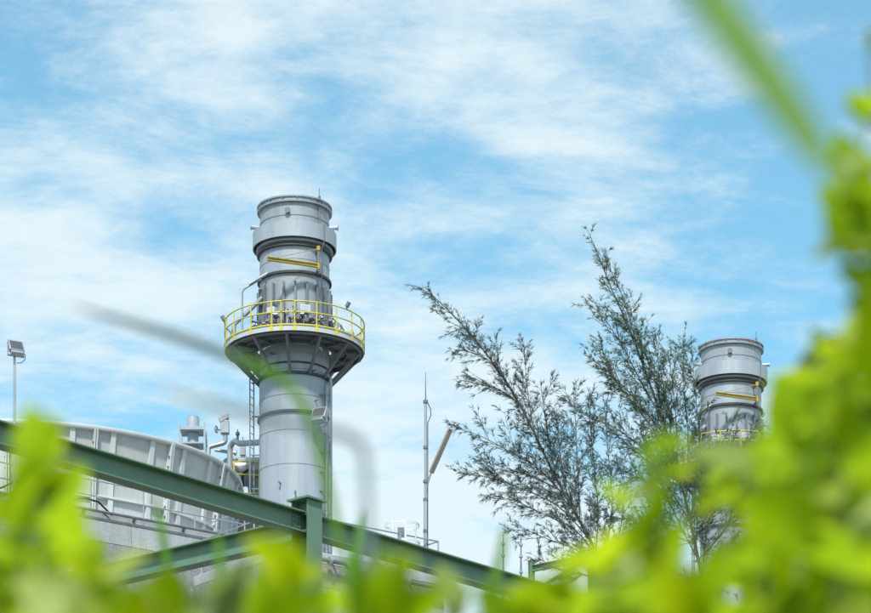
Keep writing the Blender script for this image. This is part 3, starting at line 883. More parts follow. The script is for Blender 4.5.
# valve riser
vp = P(225, 440, 117.6)
val = thing('valve_riser', (vp.x, 117.6, EZ), 'grey motor valve with handwheel on an offset pipe, left of the tall stack', 'valve')
z4 = lambda y: zt(y, 117.6)
MB().box((0.0, 0, (z4(434) + z4(421)) / 2), (0.36, 0.34, z4(421) - z4(434))).build('valve_body', M['galv'], val, 30, 0.02)
MB().obox((-0.06, -0.05, z4(419)), (0.17, 0, 0.10), (0, 0.14, 0), (-0.05, 0, 0.10)).box((0.12, 0, z4(417.5)), (0.08, 0.1, 0.30)).build('actuator', M['galv'], val, 30, 0.015)
hw = MB().tube([(-0.36 + 0.05 * math.cos(a), -0.14 + 0.12 * math.cos(a), z4(430.5) + 0.14 * math.sin(a)) for a in [k * math.pi / 8 for k in range(16)]], 0.022, 6, True)
hw.tube([(-0.38, -0.14, z4(430.5)), (-0.15, -0.05, z4(430.5))], 0.03, 8).tube([(-0.36, -0.14, z4(430.5) - 0.14), (-0.36, -0.14, z4(430.5) + 0.14)], 0.012, 6).build('handwheel', M['steel_dark'], val)
MB().tube([(0.02, 0, z4(434)), (0.02, 0, z4(441)), (-0.02, 0, z4(442.5)), (-0.10, 0, z4(443.5)), (-0.62, -0.1, z4(447.5)), (-0.70, -0.1, z4(449)), (-0.72, -0.1, 0)], 0.10, 12).build('offset_pipe', M['galv'], val)
MB().tube([(-0.45, 0.3, z4(448)), (0.10, 0.3, z4(450)), (0.45, 0.3, z4(451))], 0.075, 10).tube([(0.40, 0.3, z4(450.8)), (0.47, 0.3, z4(451.1))], 0.13, 10).build('branch_pipe', M['galv'], val)
# swan-neck pipe into the stack
d5 = 117.4
sw0 = P(230, 455, d5)
sw = thing('swan_neck_pipe', (sw0.x, d5, EZ), 'thick grey pipe bending over from the vessel into the tall stack', 'pipe')
z5 = lambda y: zt(y, d5)
X5 = lambda x: P(x, 0, d5).x - sw0.x
ze = zt(443.6, 114.6)
MB().tube([(0, 0, 0), (0, 0, z5(451)), (0.02, -0.02, z5(447)), (0.10, -0.12, z5(444.3)), (0.24, -0.3, z5(443)), (0.45, -0.62, (z5(443) * 0.75 + ze * 0.25)), (P(266, 0, 114.4).x - sw0.x, 114.4 - d5, ze)], 0.125, 14).build('pipe_run', M['galv'], sw)
MB().tube([(0.36, -0.48, z5(444.5)), (0.36, -0.48, z5(435))], 0.05, 8).tube([(0.36, -0.48, z5(438.5)), (0.36, -0.48, z5(436))], 0.09, 8).tube([(0.36, -0.48, z5(435)), (0.36, -0.48, z5(432.5))], 0.02, 6).build('vent_valve', M['steel_dark'], sw)
# vessel
vd = 118.3
v0 = P(226, 470, vd)
ves = thing('pressure_vessel', (v0.x, vd, EZ), 'pale clad drum vessel behind yellow rails, left of the tall stack', 'vessel')
zc_ = zt(470, vd)
rr = 0.62
pts, rads = [], []
prof = [(-0.30, 0.02), (-0.28, 0.25), (-0.2, 0.43), (-0.05, 0.57), (0.1, 0.62), (1.9, 0.62), (2.05, 0.55), (2.15, 0.35), (2.18, 0.02)]
m = MB()
n = 28
for (xx, r_) in prof:
    for k in range(n):
        a = 2 * math.pi * k / n
        m.v.append(Vector((xx, r_ * math.cos(a) + 0.3, zc_ + r_ * math.sin(a))))
for i in range(len(prof) - 1):
    for k in range(n):
        m.f.append((i * n + k, i * n + (k + 1) % n, (i + 1) * n + (k + 1) % n, (i + 1) * n + k))
m.build('drum', M['vessel'], ves, 60)
for xx in (0.15, 0.9, 1.7):
    MB().tube([(xx + 0.0, 0.3 + 0.635 * math.cos(a), zc_ + 0.635 * math.sin(a)) for a in [k * math.pi / 14 for k in range(28)]], 0.022, 6, True).build('cladding_band', M['galv'], ves)
for xx in (0.3, 1.6):
    MB().box((xx, 0.3, zc_ / 2 - 0.2), (0.2, 0.9, zc_ - 0.4)).build('saddle', M['steel_dark'], ves)
MB().box((0.72, 0.1, zc_ + 0.85), (0.24, 0.24, 0.42)).tube([(0.72, 0.1, zc_ + 0.5), (0.72, 0.1, zc_ + 0.7)], 0.08, 8).build('instrument_box', M['galv'], ves, 30, 0.01)
MB().tube([(0.72, 0.1, zc_ + 1.05), (0.72, 0.1, zc_ + 1.45)], 0.02, 6).build('antenna', M['steel_dark'], ves)
MB().tube([(0.75, -0.55, 0), (0.75, -0.5, zc_ - 0.3), (0.95, -0.3, zc_ - 0.1)], 0.06, 8).build('drain_pipe', M['black'], ves)
MB().box((1.25, -0.6, 0.55), (0.5, 0.4, 0.9)).box((1.4, -0.62, 1.2), (0.3, 0.3, 0.3)).build('pump_skid', M['steel_dark'], ves, 30, 0.01)
# yellow rail in front of it
y0_, y1_ = P(233, 459, 116.0), P(263, 466, 117.4)
yr0 = Vector((y0_.x, 116.55, 0))
yr = guardrail('yellow_guard_rail', 'short yellow guard rail in front of the pale drum vessel', Vector((y0_.x, 116.62, 0)), [Vector((y0_.x - 0.2, 117.9, 0)), Vector((y0_.x, 116.62, 0)), Vector((y0_.x + 2.1, 116.95, 0))], EZ, 'yellow', zt(462, 116.7), 1.1, 0.03, None, (zt(462, 116.7) * 0.63, 0.12))

# ------------------------------------------------------------------ green steel frames
UB = (P(519, 578, 48.3) - P(52, 438.6, 40.0))
UB.z = 0
UB.normalize()
VB = Vector((-UB.y, UB.x, 0))
BTOP = P(52, 438.6, 40.0).z          # top of beams
def ibeam(m, p0, p1, side, h, w, tf=0.022, tw=0.014):
    """I section along p0->p1, tops at p.z"""
    d = (p1 - p0) / 2
    c = (p0 + p1) / 2
    m.obox(c - Vector((0, 0, tf / 2)), d, side * w / 2, (0, 0, tf / 2))
    m.obox(c - Vector((0, 0, h - tf / 2)), d, side * w / 2, (0, 0, tf / 2))
    m.obox(c - Vector((0, 0, h / 2)), d, side * tw / 2, (0, 0, h / 2 - tf - 0.0005))
    return m
def hcolumn(m, c, z0, z1, flange_n, s, w, tf=0.024, tw=0.016):
    along = Vector((-flange_n.y, flange_n.x, 0))
    for sg in (-1, 1):
        m.obox(Vector((c.x, c.y, (z0 + z1) / 2)) + flange_n * sg * (s / 2 - tf / 2), flange_n * tf / 2, along * w / 2, (0, 0, (z1 - z0) / 2))
    m.obox(Vector((c.x, c.y, (z0 + z1) / 2)), flange_n * (s / 2 - tf - 0.0005), along * tw / 2, (0, 0, (z1 - z0) / 2))
    return m
dj = 40.0 * (HOR - 438.6) / (HOR - 514.5)
JP = P(307.5, 512, dj)
# put the joint exactly on the beam line
A = P(52, 438.6, 40.0)
sj = (Vector((JP.x, JP.y, 0)) - Vector((A.x, A.y, 0))).dot(UB)
J = Vector((A.x, A.y, 0)) + UB * sj
rack = thing('green_pipe_rack', (J.x, J.y, ground_z(J.x, J.y)), 'green painted steel frame of wide beams meeting at a capped post', 'steel frame')
OG = rack.location.copy()
def local(m):
    m.org = OG
    return m
gzb = OG.z
CS = 0.36
CT = BTOP + 0.20
cm = local(hcolumn(MB(), J, gzb, CT, VB, CS, 0.34)).build('column', M['green'], rack)
MB(OG).obox(Vector((J.x, J.y, CT + 0.016)), UB * 0.23, VB * 0.23, (0, 0, 0.016)).build('cap_plate', M['green'], cm)
HB, WB = 0.34, 0.26
zb = Vector((0, 0, BTOP))
b1 = local(ibeam(MB(), J - UB * 11.5 + zb, J - UB * 0.03 + zb, VB, HB, WB)).build('beam', M['green'], rack)
b2 = local(ibeam(MB(), J + UB * 0.03 + zb, J + UB * 9.5 + zb, VB, HB, WB)).build('beam', M['green'], rack)
b3 = local(ibeam(MB(), J + VB * (CS / 2 + 0.005) + zb - Vector((0, 0, 0.06)), J + VB * 9.0 + zb - Vector((0, 0, 0.06)), UB, HB + 0.02, WB)).build('beam', M['green'], rack)
for c_, gzx in ((J - UB * 11.5, 0), (J + UB * 9.5, 0), (J + VB * 9.0, 0)):
    local(hcolumn(MB(), c_, ground_z(c_.x, c_.y), BTOP + 0.1, VB, CS, 0.34)).build('column', M['green'], rack)
# shear plates and bolts
for bm2, s0 in ((b1, -0.26), (b2, 0.26)):
    MB(OG).obox(J + UB * s0 - VB * 0.014 + zb - Vector((0, 0, HB / 2)), UB * 0.09, VB * 0.006, (0, 0, 0.12)).build('shear_plate', M['green'], bm2)
    for i in range(3):
        for k in (-1, 1):
            q_ = J + UB * (s0 + 0.045 * k) + zb - Vector((0, 0, HB / 2 + 0.08 * (i - 1)))
            MB(OG).tube([q_ - VB * 0.018, q_ - VB * 0.045], 0.016, 6).build('bolt', M['steel_dark'], bm2)
# stiffener plates in the column at the beam flanges
for dz in (0.011, HB - 0.011):
    for sg in (-1, 1):
        MB(OG).obox(J + UB * sg * 0.09 + zb - Vector((0, 0, dz + (0.03 if dz < 0.1 else -0.03))), UB * 0.075, VB * (CS / 2 - 0.03), (0, 0, 0.008)).build('stiffener_plate', M['green'], cm)
# small green frame to the right of the lamp post
d6 = 60.0
q0 = P(531.5, 566, d6)
fr2 = thing('green_pipe_support', (q0.x, q0.y, GZ), 'small green steel frame at the foot of the feathery tree', 'steel frame')
og2 = Vector((q0.x, q0.y, GZ))
m = hcolumn(MB(og2), q0, GZ, q0.z + 0.12, VB, 0.11, 0.10, 0.012, 0.008)
m.build('column', M['green'], fr2)
dirv = -VB
m = ibeam(MB(og2), Vector((q0.x, q0.y, q0.z)) + dirv * 0.06, Vector((q0.x, q0.y, q0.z)) + dirv * 1.6, UB, 0.13, 0.10, 0.012, 0.008)
m.build('beam', M['green'], fr2)
m = MB(og2).bar(Vector((q0.x, q0.y, q0.z - 0.55)) + dirv * 0.11, Vector((q0.x, q0.y, q0.z - 0.1)) + dirv * 1.5, 0.06, 0.06)
m.build('brace', M['green'], fr2)
q7 = Vector((q0.x, q0.y, 0)) + dirv * 1.71
hcolumn(MB(og2), q7, ground_z(q7.x, q7.y), q0.z + 0.1, VB, 0.2, 0.2).build('column', M['green'], fr2)

# two thin masts
for (x, y, d, lab) in ((503.2, 535, 105.0, 'thin dark lightning mast, left of the pair beyond the green beam'), (521, 536, 106.5, 'thin dark lightning mast, right of the pair beside the tree')):
    p = P(x, y, d)
    ms = thing('lightning_mast', (p.x, d, GZ), lab, 'mast', 'thin lightning masts')
    hh = p.z - GZ
    MB().tube([(0, 0, 0), (0, 0, hh - 2)], 0.10, 8, r1=0.055).tube([(0, 0, hh - 2), (0, 0, hh)], 0.045, 8, r1=0.018).build('pole', M['steel_dark'], ms)
    for zz in (0.35, 0.8, 1.4, 2.0):
        MB().tube([(0, 0, hh - zz - 0.04), (0, 0, hh - zz + 0.04)], 0.075, 8).build('band', M['galv'], ms)

# ------------------------------------------------------------------ feathery trees
def rvec(rng):
    while True:
        v = Vector((rng.uniform(-1, 1), rng.uniform(-1, 1), rng.uniform(-1, 1)))
        if 0.05 < v.length < 1:
            return v.normalized()
def feather_tree(name, label, base_px, d0, trunk, branches, matn, seed, dens=1.0):
    rng = random.Random(seed)
    bx = P(base_px, 0, d0).x
    bz = ground_z(bx, d0)
    org = Vector((bx, d0, bz))
    root = thing(name, org, label, 'tree', 'feathery trees')
    def to3(pl, off):
        n = len(pl)
        return [P(x, y, d0 + off[0] + (off[1] - off[0]) * i / max(1, n - 1)) for i, (x, y) in enumerate(pl)]
    tp = [org] + [P(x, y, d0) for x, y in trunk]
    MB(org).tube(spline(tp, 6), lambda t: 0.030 * (1 - t) ** 1.1 + 0.003, 8).build('trunk', M['bark'], root)
    crown = MB(org)
    twm = MB(org)
    def tuft(q, dd):
        for _ in range(rng.randint(4, 7)):
            nd = (dd + rvec(rng) * 0.62).normalized()
            L_ = rng.uniform(0.05, 0.12)
            sdv = nd.cross(rvec(rng)).normalized() * rng.uniform(0.0028, 0.0058)
            e = q + nd * L_ - Vector((0, 0, L_ * 0.12))
            crown.add([q - sdv * 0.5, q + sdv * 0.5, q + nd * L_ * 0.5 + sdv, e, q + nd * L_ * 0.5 - sdv], [(0, 1, 2, 3, 4)])
    def grow(p, dr, length, nseg, wob, lift):
        q, dd, pts = p.copy(), dr.copy(), [p.copy()]
        for i in range(nseg):
            dd = (dd + rvec(rng) * wob + Vector((0, 0, lift))).normalized()
            q = q + dd * length / nseg
            pts.append(q.copy())
        return pts
    def walk(pts, step, t0=0.0):
        tot = sum((b - a).length for a, b in zip(pts[:-1], pts[1:]))
        acc, nxt = 0.0, t0 * tot
        for a, b in zip(pts[:-1], pts[1:]):
            seg = (b - a).length
            while nxt < acc + seg:
                yield nxt / tot, a + (b - a) * ((nxt - acc) / seg), (b - a).normalized()
                nxt += step * rng.uniform(0.6, 1.4)
            acc += seg
    def off(tan, ang):
        rv = rvec(rng)
        side = (rv - tan * rv.dot(tan)).normalized()
        return (tan * math.cos(ang) + side * math.sin(ang)).normalized()
    def leafy(pts, amp, t0=0.0):
        for t, p, tan in walk(pts, 0.060 / dens, t0):
            tl = rng.uniform(0.10, 0.40) * amp * (1.1 - 0.6 * t)
            tw = grow(p, off(tan, rng.uniform(0.35, 0.9)), tl, max(2, int(tl / 0.05)), 0.12, 0.02)
            twm.tube(tw, 0.0035, 3, r1=0.0015)
            for a, b in zip(tw[:-1], tw[1:]):
                if rng.random() < 0.78:
                    tuft(b, (b - a).normalized())
    limbs = [(to3(trunk, (0, 0)), 1.0, 0.22)] + [(to3(pl, off_), ln, 0.05) for pl, off_, ln in branches]
    for k, (pts, ln, t0) in enumerate(limbs):
        sp_ = spline(pts, 8)
        if k:
            MB(org).tube(sp_, 0.010, 6, r1=0.003).build('limb', M['bark'], root)
        leafy(sp_, 0.9 if k else 0.8, max(t0, 0.15))
        for t, p, tan in walk(sp_, 0.20, t0):
            if t > 0.93:
                continue
            sl_ = rng.uniform(0.4, 1.25) * ln * (1.05 - 0.75 * t)
            sub = grow(p, (off(tan, rng.uniform(0.3, 0.75)) + Vector((0, 0, 0.12))).normalized(), sl_, 6, 0.09, 0.03)
            twm.tube(sub, 0.006, 4, r1=0.002)
            leafy(sub, 0.75, 0.1)
    cr = crown.build('crown', M[matn], root, 0)
    cr['kind'] = 'stuff'
    tw_ = twm.build('twigs', M['twig'], root)
    tw_['kind'] = 'stuff'
    return root
TA = 38.0
feather_tree('feathery_tree', 'dark feathery tree leaning left with one long arching top branch', 632, TA,
    [(624, 640), (612, 590), (590, 540), (556, 478), (520, 405), (485, 352), (450, 312), (428, 293), (413, 285)],
    [([(590, 540), (560, 508), (525, 490), (490, 478), (459, 474)], (0, -0.5), 0.9),
     ([(568, 500), (540, 470), (510, 452), (480, 436), (450, 426)], (0, 0.5), 0.85),
     ([(600, 560), (575, 530), (545, 515), (512, 500), (482, 496)], (0, 0.3), 0.8),
     ([(606, 575), (580, 552), (550, 540), (511, 524)], (0, -0.4), 0.8),
     ([(612, 590), (585, 575), (560, 570), (535, 556)], (0, 0.4), 0.7),
     ([(540, 450), (532, 420), (527, 385), (524, 346)], (0, 0.3), 0.75),
     ([(556, 478), (550, 445), (545, 415), (541, 387)], (0, -0.4), 0.7),
     ([(580, 520), (578, 475), (576, 430), (573, 388)], (0, 0.5), 0.85),
     ([(596, 550), (598, 510), (594, 465), (590, 420), (592, 392)], (0, -0.3), 0.85),
     ([(520, 405), (500, 390), (478, 384), (460, 380)], (0, 0.3), 0.55),
     ([(500, 375), (488, 360), (470, 352), (455, 350)], (0, -0.3), 0.45),
     ([(485, 352), (472, 338), (456, 334)], (0, 0.2), 0.4),
     ([(606, 575), (620, 530), (624, 490), (622, 452)], (0, 0.3), 0.8),
     ([(560, 490), (535, 478), (505, 468), (478, 460)], (0, 0.6), 0.6),
     ([(602, 565), (612, 510), (608, 450), (604, 400)], (0, -0.5), 0.8),
     ([(586, 532), (566, 490), (560, 450), (556, 412)], (0, 0.6), 0.7),
     ([(608, 580), (640, 545), (650, 500), (655, 460)], (0, 0.5), 0.8)],
    'needle', 5, 1.0)
feather_tree('feathery_tree', 'upright green-grey feathery tree with tall pointed top, in front of the farther stack', 708, TA + 3,
    [(712, 640), (704, 590), (690, 520), (674, 455), (652, 390), (632, 335), (612, 290), (597, 252), (588, 231)],
    [([(668, 440), (640, 405), (615, 378), (596, 362), (583, 354)], (0, -0.5), 0.7),
     ([(660, 415), (640, 380), (622, 345), (604, 318), (594, 300)], (0, 0.4), 0.7),
     ([(680, 480), (645, 450), (615, 428), (585, 415), (563, 398)], (0, -0.6), 0.8),
     ([(688, 510), (650, 485), (620, 470), (590, 462)], (0, 0.5), 0.8),
     ([(696, 545), (660, 530), (630, 520), (600, 515)], (0, -0.4), 0.8),
     ([(672, 450), (668, 410), (660, 370), (652, 332)], (0, 0.4), 0.75),
     ([(664, 420), (655, 380), (640, 340), (630, 308)], (0, -0.3), 0.65),
     ([(686, 500), (688, 440), (684, 390), (683, 336)], (0, 0.3), 0.75),
     ([(690, 520), (700, 460), (696, 400), (691, 345)], (0, -0.4), 0.7),
     ([(694, 540), (714, 500), (724, 460), (735, 415)], (0, 0.4), 0.75),
     ([(698, 560), (725, 530), (745, 495), (760, 455)], (0, -0.3), 0.8),
     ([(700, 570), (735, 548), (765, 525), (785, 495)], (0, 0.5), 0.8),
     ([(690, 520), (720, 478), (742, 450), (752, 425)], (0, -0.6), 0.65),
     ([(702, 585), (670, 570), (640, 560), (610, 562)], (0, 0.4), 0.8),
     ([(704, 590), (735, 580), (765, 570), (790, 560)], (0, -0.4), 0.8),
     ([(702, 585), (705, 540), (712, 500), (716, 455)], (0, 0.5), 0.8),
     ([(640, 360), (630, 320), (618, 285), (606, 262)], (0, 0.2), 0.5),
     ([(684, 495), (660, 440), (630, 400), (610, 372), (600, 340)], (0, -0.2), 0.75),
     ([(690, 520), (655, 470), (622, 440), (600, 420)], (0, 0.3), 0.8),
     ([(678, 470), (676, 420), (672, 380), (668, 350)], (0, -0.5), 0.7),
     ([(698, 560), (668, 500), (650, 455), (636, 420)], (0, 0.5), 0.8)],
    'needle2', 9, 1.05)

# ------------------------------------------------------------------ plants close to the lens
def leaf_mesh(name, mat, bend, fold, wide):
    m = MB()
    n = 6
    for i in range(n + 1):
        t = i / n
        w = wide * (math.sin(math.pi * (t ** 0.8)) ** 0.75) * 0.5 if 0 < t < 1 else 0.004
        zz = -bend * t * t
        for k, s_ in enumerate((-1, -0.5, 0, 0.5, 1)):
            m.v.append(Vector((s_ * w, t, zz + abs(s_) * w * fold)))
    for i in range(n):
        for k in range(4):
            a = i * 5 + k
            m.f.append((a, a + 1, a + 6, a + 5))
    return m.mesh(name, mat, 60)
LEAF = [leaf_mesh('leaf', M['leaf'], b, f, w) for b, f, w in ((0.15, 0.35, 0.62), (0.28, 0.25, 0.70), (0.05, 0.5, 0.55), (0.38, 0.3, 0.66))]
LEAFD = [leaf_mesh('leaf', M['leaf_dim'], b, f, w) for b, f, w in ((0.25, 0.35, 0.6), (0.1, 0.4, 0.5))]
def weed(name, label, stems, leaves, seed, cat='plant', group='weeds close to the lens'):
    """stems: list of (list of (px,py), depth); leaves: (px,py,depth,size,dim)"""
    rng = random.Random(seed)
    first = P(stems[0][0][0][0], stems[0][0][0][1], stems[0][1] * 1.2)
    bz = ground_z(first.x, first.y)
    org = Vector((first.x, first.y, bz))
    root = thing(name, org, label, cat, group)
    nodes = []
    for pl, d in stems:
        pts = [P(x, y, d * 1.2 + 0.03 * i) for i, (x, y) in enumerate(pl)]
        g0 = Vector((pts[0].x * 0.85 + org.x * 0.15, pts[0].y, 0))
        g0.z = ground_z(g0.x, g0.y) - 0.02
        sp_ = spline([g0] + pts, 6)
        MB(org).tube(sp_, 0.0042, 6, r1=0.0018).build('stem', M['stem'], root)
        nodes += sp_[4:]
    pet = MB(org)
    face = 0.75
    for (x, y, d, size, dim) in leaves:
        d, size = d * 1.2, size * 1.27
        c = P(x, y, d)
        nd = min(nodes, key=lambda q: (q - c).length + 0.4 * max(0, q.z - c.z))
        dr = c - nd
        if dr.length < 0.01:
            dr = rvec(rng)
        dr = (dr.normalized() * 0.8 + rvec(rng) * 0.55 + Vector((0, 0, 0.1))).normalized()
        nrm = (Vector((-0.15, -0.75, 0.65)) + rvec(rng) * 0.75)
        nrm = (nrm - dr * nrm.dot(dr)).normalized()
        xx = dr.cross(nrm).normalized()
        base = c - dr * size * 0.5
        me = rng.choice(LEAFD if dim else LEAF)
        o = bpy.data.objects.new('leaf', me)
        COL.objects.link(o)
        o.parent = root
        mat = Matrix((xx * size, dr * size, nrm * size)).transposed().to_4x4()
        mat.translation = base - org
        o.matrix_local = mat
        mid_ = (nd + base) / 2 + Vector((0, 0, 0.01))
        pet.tube([nd, mid_, base + dr * 0.004], 0.0016, 5, r1=0.0010)
    pt_ = pet.build('petioles', M['stem'], root)
    pt_['kind'] = 'stuff'
    return root
def in_poly(x, y, poly):
    c = False
    j = len(poly) - 1
    for i in range(len(poly)):
        xi, yi = poly[i]
        xj, yj = poly[j]
        if (yi > y) != (yj > y) and x < (xj - xi) * (y - yi) / (yj - yi) + xi:
            c = not c
        j = i
    return c
def fill(poly, sp_, d0, d1, s0, s1, rng, dim=0.0):
    xs, ys_ = [p[0] for p in poly], [p[1] for p in poly]
    res = []
    y = min(ys_)
    while y < max(ys_):
        x = min(xs)
        while x < max(xs):
            px, py = x + rng.uniform(-0.5, 0.5) * sp_, y + rng.uniform(-0.5, 0.5) * sp_
            if in_poly(px, py, poly):
                res.append((px, py, rng.uniform(d0, d1), rng.uniform(s0, s1), rng.random() < dim))
            x += sp_
        y += sp_
    return res
rg_ = random.Random(3)
# right-hand mass
mass = [(528, 640), (540, 600), (575, 592), (605, 568), (635, 545), (665, 538), (700, 568), (735, 556), (758, 520), (772, 470), (768, 425), (786, 383), (820, 355), (855, 332), (890, 320), (900, 640)]
lv = fill(mass, 24, 1.8, 2.3, 0.036, 0.062, rg_) + fill(mass, 26, 2.3, 2.9, 0.055, 0.085, rg_, 0.10)
lv += [(652, 448, 2.0, 0.050, 0), (655, 470, 2.0, 0.055, 0), (634, 490, 2.05, 0.055, 0), (612, 497, 2.1, 0.045, 0), (648, 520, 2.0, 0.06, 0), (620, 540, 2.0, 0.06, 0), (590, 568, 2.0, 0.06, 0),
       (700, 460, 2.3, 0.05, 1), (768, 470, 2.2, 0.05, 0), (722, 482, 2.3, 0.05, 0), (748, 496, 2.2, 0.055, 0), (772, 503, 2.1, 0.05, 0), (722, 455, 2.2, 0.055, 1), (762, 458, 2.3, 0.045, 1), (712, 492, 2.2, 0.05, 0), (560, 590, 1.9, 0.06, 0), (545, 602, 1.9, 0.06, 0)]
lv += [(x + rg_.uniform(-9, 9), y + rg_.uniform(-9, 9), d + 0.1, q, e) for x, y, d, q, e in lv[-12:]]
stems_r = []
for i, (x, y) in enumerate(((650, 450), (600, 560), (680, 530), (720, 470), (760, 500), (800, 400), (830, 380), (860, 350), (840, 450), (790, 560), (720, 580), (650, 590))):
    stems_r.append(([(x * 0.6 + 740 * 0.4, 900), (x * 0.8 + 740 * 0.2, 720), (x + 6, y + 60), (x, y)], 2.0 + 0.12 * (i % 4)))
weed('leafy_weed', 'big blurred bright green leafy weed filling the lower right corner', stems_r, lv, 21)
massb = [(600, 640), (640, 585), (720, 590), (790, 520), (812, 440), (845, 390), (890, 360), (890, 640)]
lvb = fill(massb, 27, 3.0, 3.8, 0.07, 0.11, rg_, 0.1)
stems_b = [([(x * 0.6 + 310, 800), (x * 0.8 + 155, 700), (x + 5, y + 60), (x, y)], 3.3 + 0.1 * (i % 3)) for i, (x, y) in enumerate(((680, 590), (740, 590), (800, 540), (830, 470), (860, 400), (790, 610)))]
weed('leafy_weed', 'blurred weed standing behind the gaps of the lower right weed', stems_b, lvb, 27)
# left-hand mass
massl = [(-25, 640), (-25, 500), (10, 492), (50, 500), (75, 535), (95, 562), (130, 585), (170, 602), (190, 640)]
lv = fill(massl, 23, 1.8, 2.3, 0.036, 0.062, rg_) + fill(massl, 26, 2.3, 2.9, 0.055, 0.085, rg_, 0.10)
lv += [(44, 446, 2.1, 0.045, 0), (66, 486, 2.1, 0.05, 0), (34, 470, 2.1, 0.05, 0), (34, 436, 2.0, 0.045, 0), (40, 458, 2.0, 0.055, 0), (55, 480, 2.0, 0.05, 0), (22, 505, 1.9, 0.06, 0), (72, 492, 2.2, 0.035, 1)]
lv += [(x + rg_.uniform(-8, 8), y + rg_.uniform(-8, 8), d + 0.1, q, e) for x, y, d, q, e in lv[-8:]]
stems_l = []
for i, (x, y) in enumerate(((36, 436), (20, 520), (70, 545), (120, 590), (-10, 540), (150, 610))):
    stems_l.append(([(x * 0.5 + 30, 900), (x * 0.8 + 12, 720), (x + 5, y + 50), (x, y)], 1.95 + 0.1 * (i % 3)))
weed('leafy_weed', 'blurred bright green leafy weed in the lower left corner', stems_l, lv, 22)
# middle weeds
lv = [(283, 560, 2.0, 0.05, 0), (302, 574, 2.0, 0.06, 0), (322, 590, 2.0, 0.05, 0), (285, 612, 1.9, 0.06, 0), (320, 620, 1.9, 0.05, 0), (230, 612, 2.2, 0.06, 1), (226, 585, 2.6, 0.06, 1), (240, 570, 2.6, 0.05, 1), (205, 605, 2.3, 0.055, 1), (272, 618, 2.0, 0.06, 0)]
weed('leafy_weed', 'small blurred weed with slanting bright leaves under the green post', [([(270, 900), (275, 740), (282, 640), (284, 565)], 2.0), ([(262, 900), (250, 740), (240, 660), (236, 590)], 2.3)], lv, 23)
lv = [(372, 590, 1.95, 0.06, 0), (392, 576, 2.0, 0.05, 0), (405, 592, 2.0, 0.055, 0), (385, 606, 1.9, 0.065, 0), (360, 610, 1.9, 0.06, 0), (418, 610, 2.0, 0.055, 0), (448, 588, 2.5, 0.06, 1), (460, 602, 2.5, 0.06, 1), (440, 608, 2.4, 0.05, 1), (400, 560, 2.1, 0.035, 0)]
weed('leafy_weed', 'low blurred weed at the bottom middle below the guard rail', [([(395, 900), (392, 740), (390, 650), (392, 580)], 2.0), ([(420, 900), (435, 740), (448, 660), (450, 595)], 2.4)], lv, 24)
lv = [(500, 612, 2.0, 0.05, 0), (520, 606, 1.95, 0.055, 0), (540, 616, 1.9, 0.06, 0), (480, 620, 2.2, 0.05, 1)]
weed('leafy_weed', 'very low blurred weed where the green beam leaves the picture', [([(515, 900), (515, 740), (518, 660), (520, 612)], 2.0)], lv, 25)
# upper right sprig
lv = [(853, 182, 1.9, 0.05, 0), (842, 176, 1.95, 0.04, 0), (862, 205, 1.9, 0.055, 0), (846, 218, 1.95, 0.05, 0), (866, 240, 1.9, 0.055, 0), (834, 248, 2.0, 0.035, 1), (864, 285, 1.9, 0.05, 0), (880, 260, 1.9, 0.05, 0), (856, 108, 2.1, 0.035, 0), (868, 104, 2.1, 0.035, 0), (843, 112, 2.15, 0.016, 1), (872, 38, 2.1, 0.03, 1),
      (868, 315, 1.95, 0.055, 0), (880, 330, 1.9, 0.06, 0), (885, 180, 1.9, 0.05, 0), (850, 170, 2.0, 0.05, 0), (870, 190, 2.0, 0.055, 0), (842, 195, 2.05, 0.05, 0), (858, 232, 2.0, 0.06, 0), (872, 300, 2.0, 0.06, 0), (850, 212, 1.9, 0.05, 0), (866, 268, 2.0, 0.06, 0), (874, 222, 2.0, 0.06, 0)]
lv = [(x, y, d, q, e) for x, y, d, q, e in lv]
weed('leafy_weed', 'tall blurred sprig of bright leaves at the upper right edge', [([(900, 900), (905, 700), (895, 450), (880, 300), (866, 215), (862, 170)], 1.95), ([(905, 900), (915, 600), (905, 300), (890, 160), (872, 100), (878, 40)], 2.1)], lv, 26)

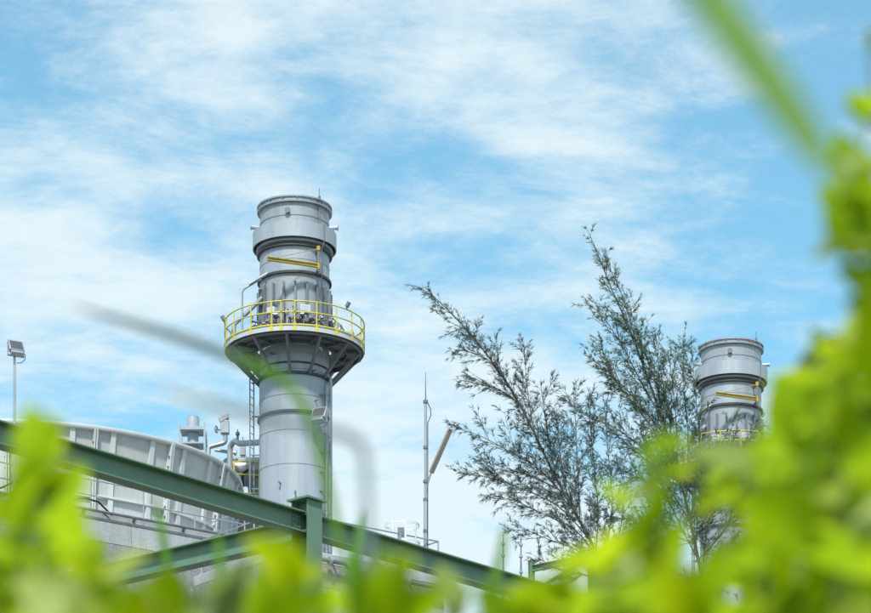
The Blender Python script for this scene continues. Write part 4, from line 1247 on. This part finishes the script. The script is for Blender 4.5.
# grass blades
def blade(parent, org, pts, wid, mat, fold=0.35):
    m = MB(org)
    sp_ = spline(pts, 8)
    n = len(sp_)
    for i, p in enumerate(sp_):
        t = i / (n - 1)
        tan = (sp_[min(i + 1, n - 1)] - sp_[max(i - 1, 0)]).normalized()
        view = Vector((0.15, 1.0, 0.25))
        sd2 = tan.cross(view).normalized()
        nn = sd2.cross(tan).normalized()
        w_ = wid * 0.5 * (min(1, 0.55 + t) if t < 0.45 else max(0.03, 1 - ((t - 0.45) / 0.55) ** 5))
        m.v += [p - sd2 * w_ + nn * w_ * fold, p, p + sd2 * w_ + nn * w_ * fold]
    for i in range(n - 1):
        for k in (0, 1):
            a = i * 3 + k
            m.f.append((a, a + 1, a + 4, a + 3))
    return m.build('blade', M[mat], parent, 60)
def grass(label, px, d, blades):
    b0 = P(px, 900, d)
    org = Vector((b0.x, b0.y, ground_z(b0.x, b0.y)))
    root = thing('grass_tuft', org, label, 'grass', 'grass tufts close to the lens')
    for k, (pl, dd, wid, mat) in enumerate(blades):
        pts = [org + Vector((0.006 * k, 0.004 * k, -0.01))] + [P(x, y, dd) for x, y in pl]
        blade(root, org, pts, wid, mat)
    return root
grass('arching grass blade crossing in front of the tall stack platform', 352, 3.0,
      [([(350, 700), (338, 540), (322, 465), (306, 412), (287, 384), (262, 369), (225, 354), (175, 336), (120, 320), (70, 305)], 3.0, 0.0115, 'blade_dry')])
grass('pale grey-green bent grass blade right of the stack foot', 372, 2.3,
      [([(372, 700), (368, 560), (366, 480), (361, 446), (340, 434), (300, 425), (240, 411), (200, 401), (160, 388)], 2.3, 0.0078, 'blade_grey')])
grass('upright narrow grass blade in front of the tank plinth', 178, 4.2,
      [([(176, 700), (172, 610), (166, 560), (160, 525), (154, 498)], 4.2, 0.013, 'blade'), ([(196, 720), (205, 660), (210, 620)], 4.2, 0.012, 'blade')])
grass('upright narrow grass blade in front of the right green beam', 347, 4.0,
      [([(348, 700), (351, 610), (354, 570), (358, 540), (363, 508)], 4.0, 0.014, 'blade')])
grass('grey-tipped grass blade at the right end of the green beam', 485, 3.4,
      [([(485, 700), (489, 620), (496, 575), (502, 548), (504, 525)], 3.4, 0.012, 'blade')])
grass('faint green grass blade in front of the lower cross beam', 222, 3.6,
      [([(220, 700), (219, 610), (219, 560), (218, 533)], 3.6, 0.012, 'blade')])
# broad reed leaf that arches over the lens from the left and droops at the right
cb = P(-260, 900, 1.5)
org = Vector((cb.x, cb.y, ground_z(cb.x, cb.y)))
reed = thing('reed_plant', org, 'broad blurred green reed leaf drooping across the upper right sky', 'reed')
MB(org).tube([org, P(-240, 500, 1.5), P(-190, 100, 1.5)], 0.008, 8, r1=0.005).build('stalk', M['stem'], reed)
blade(reed, org, [P(-190, 100, 1.5), P(-60, -330, 1.48), P(200, -520, 1.46), P(480, -300, 1.43), P(640, -105, 1.41), P(712, 0, 1.40), P(772, 84, 1.39), P(812, 142, 1.385), P(842, 186, 1.38)], 0.0215, 'cane', 0.2)
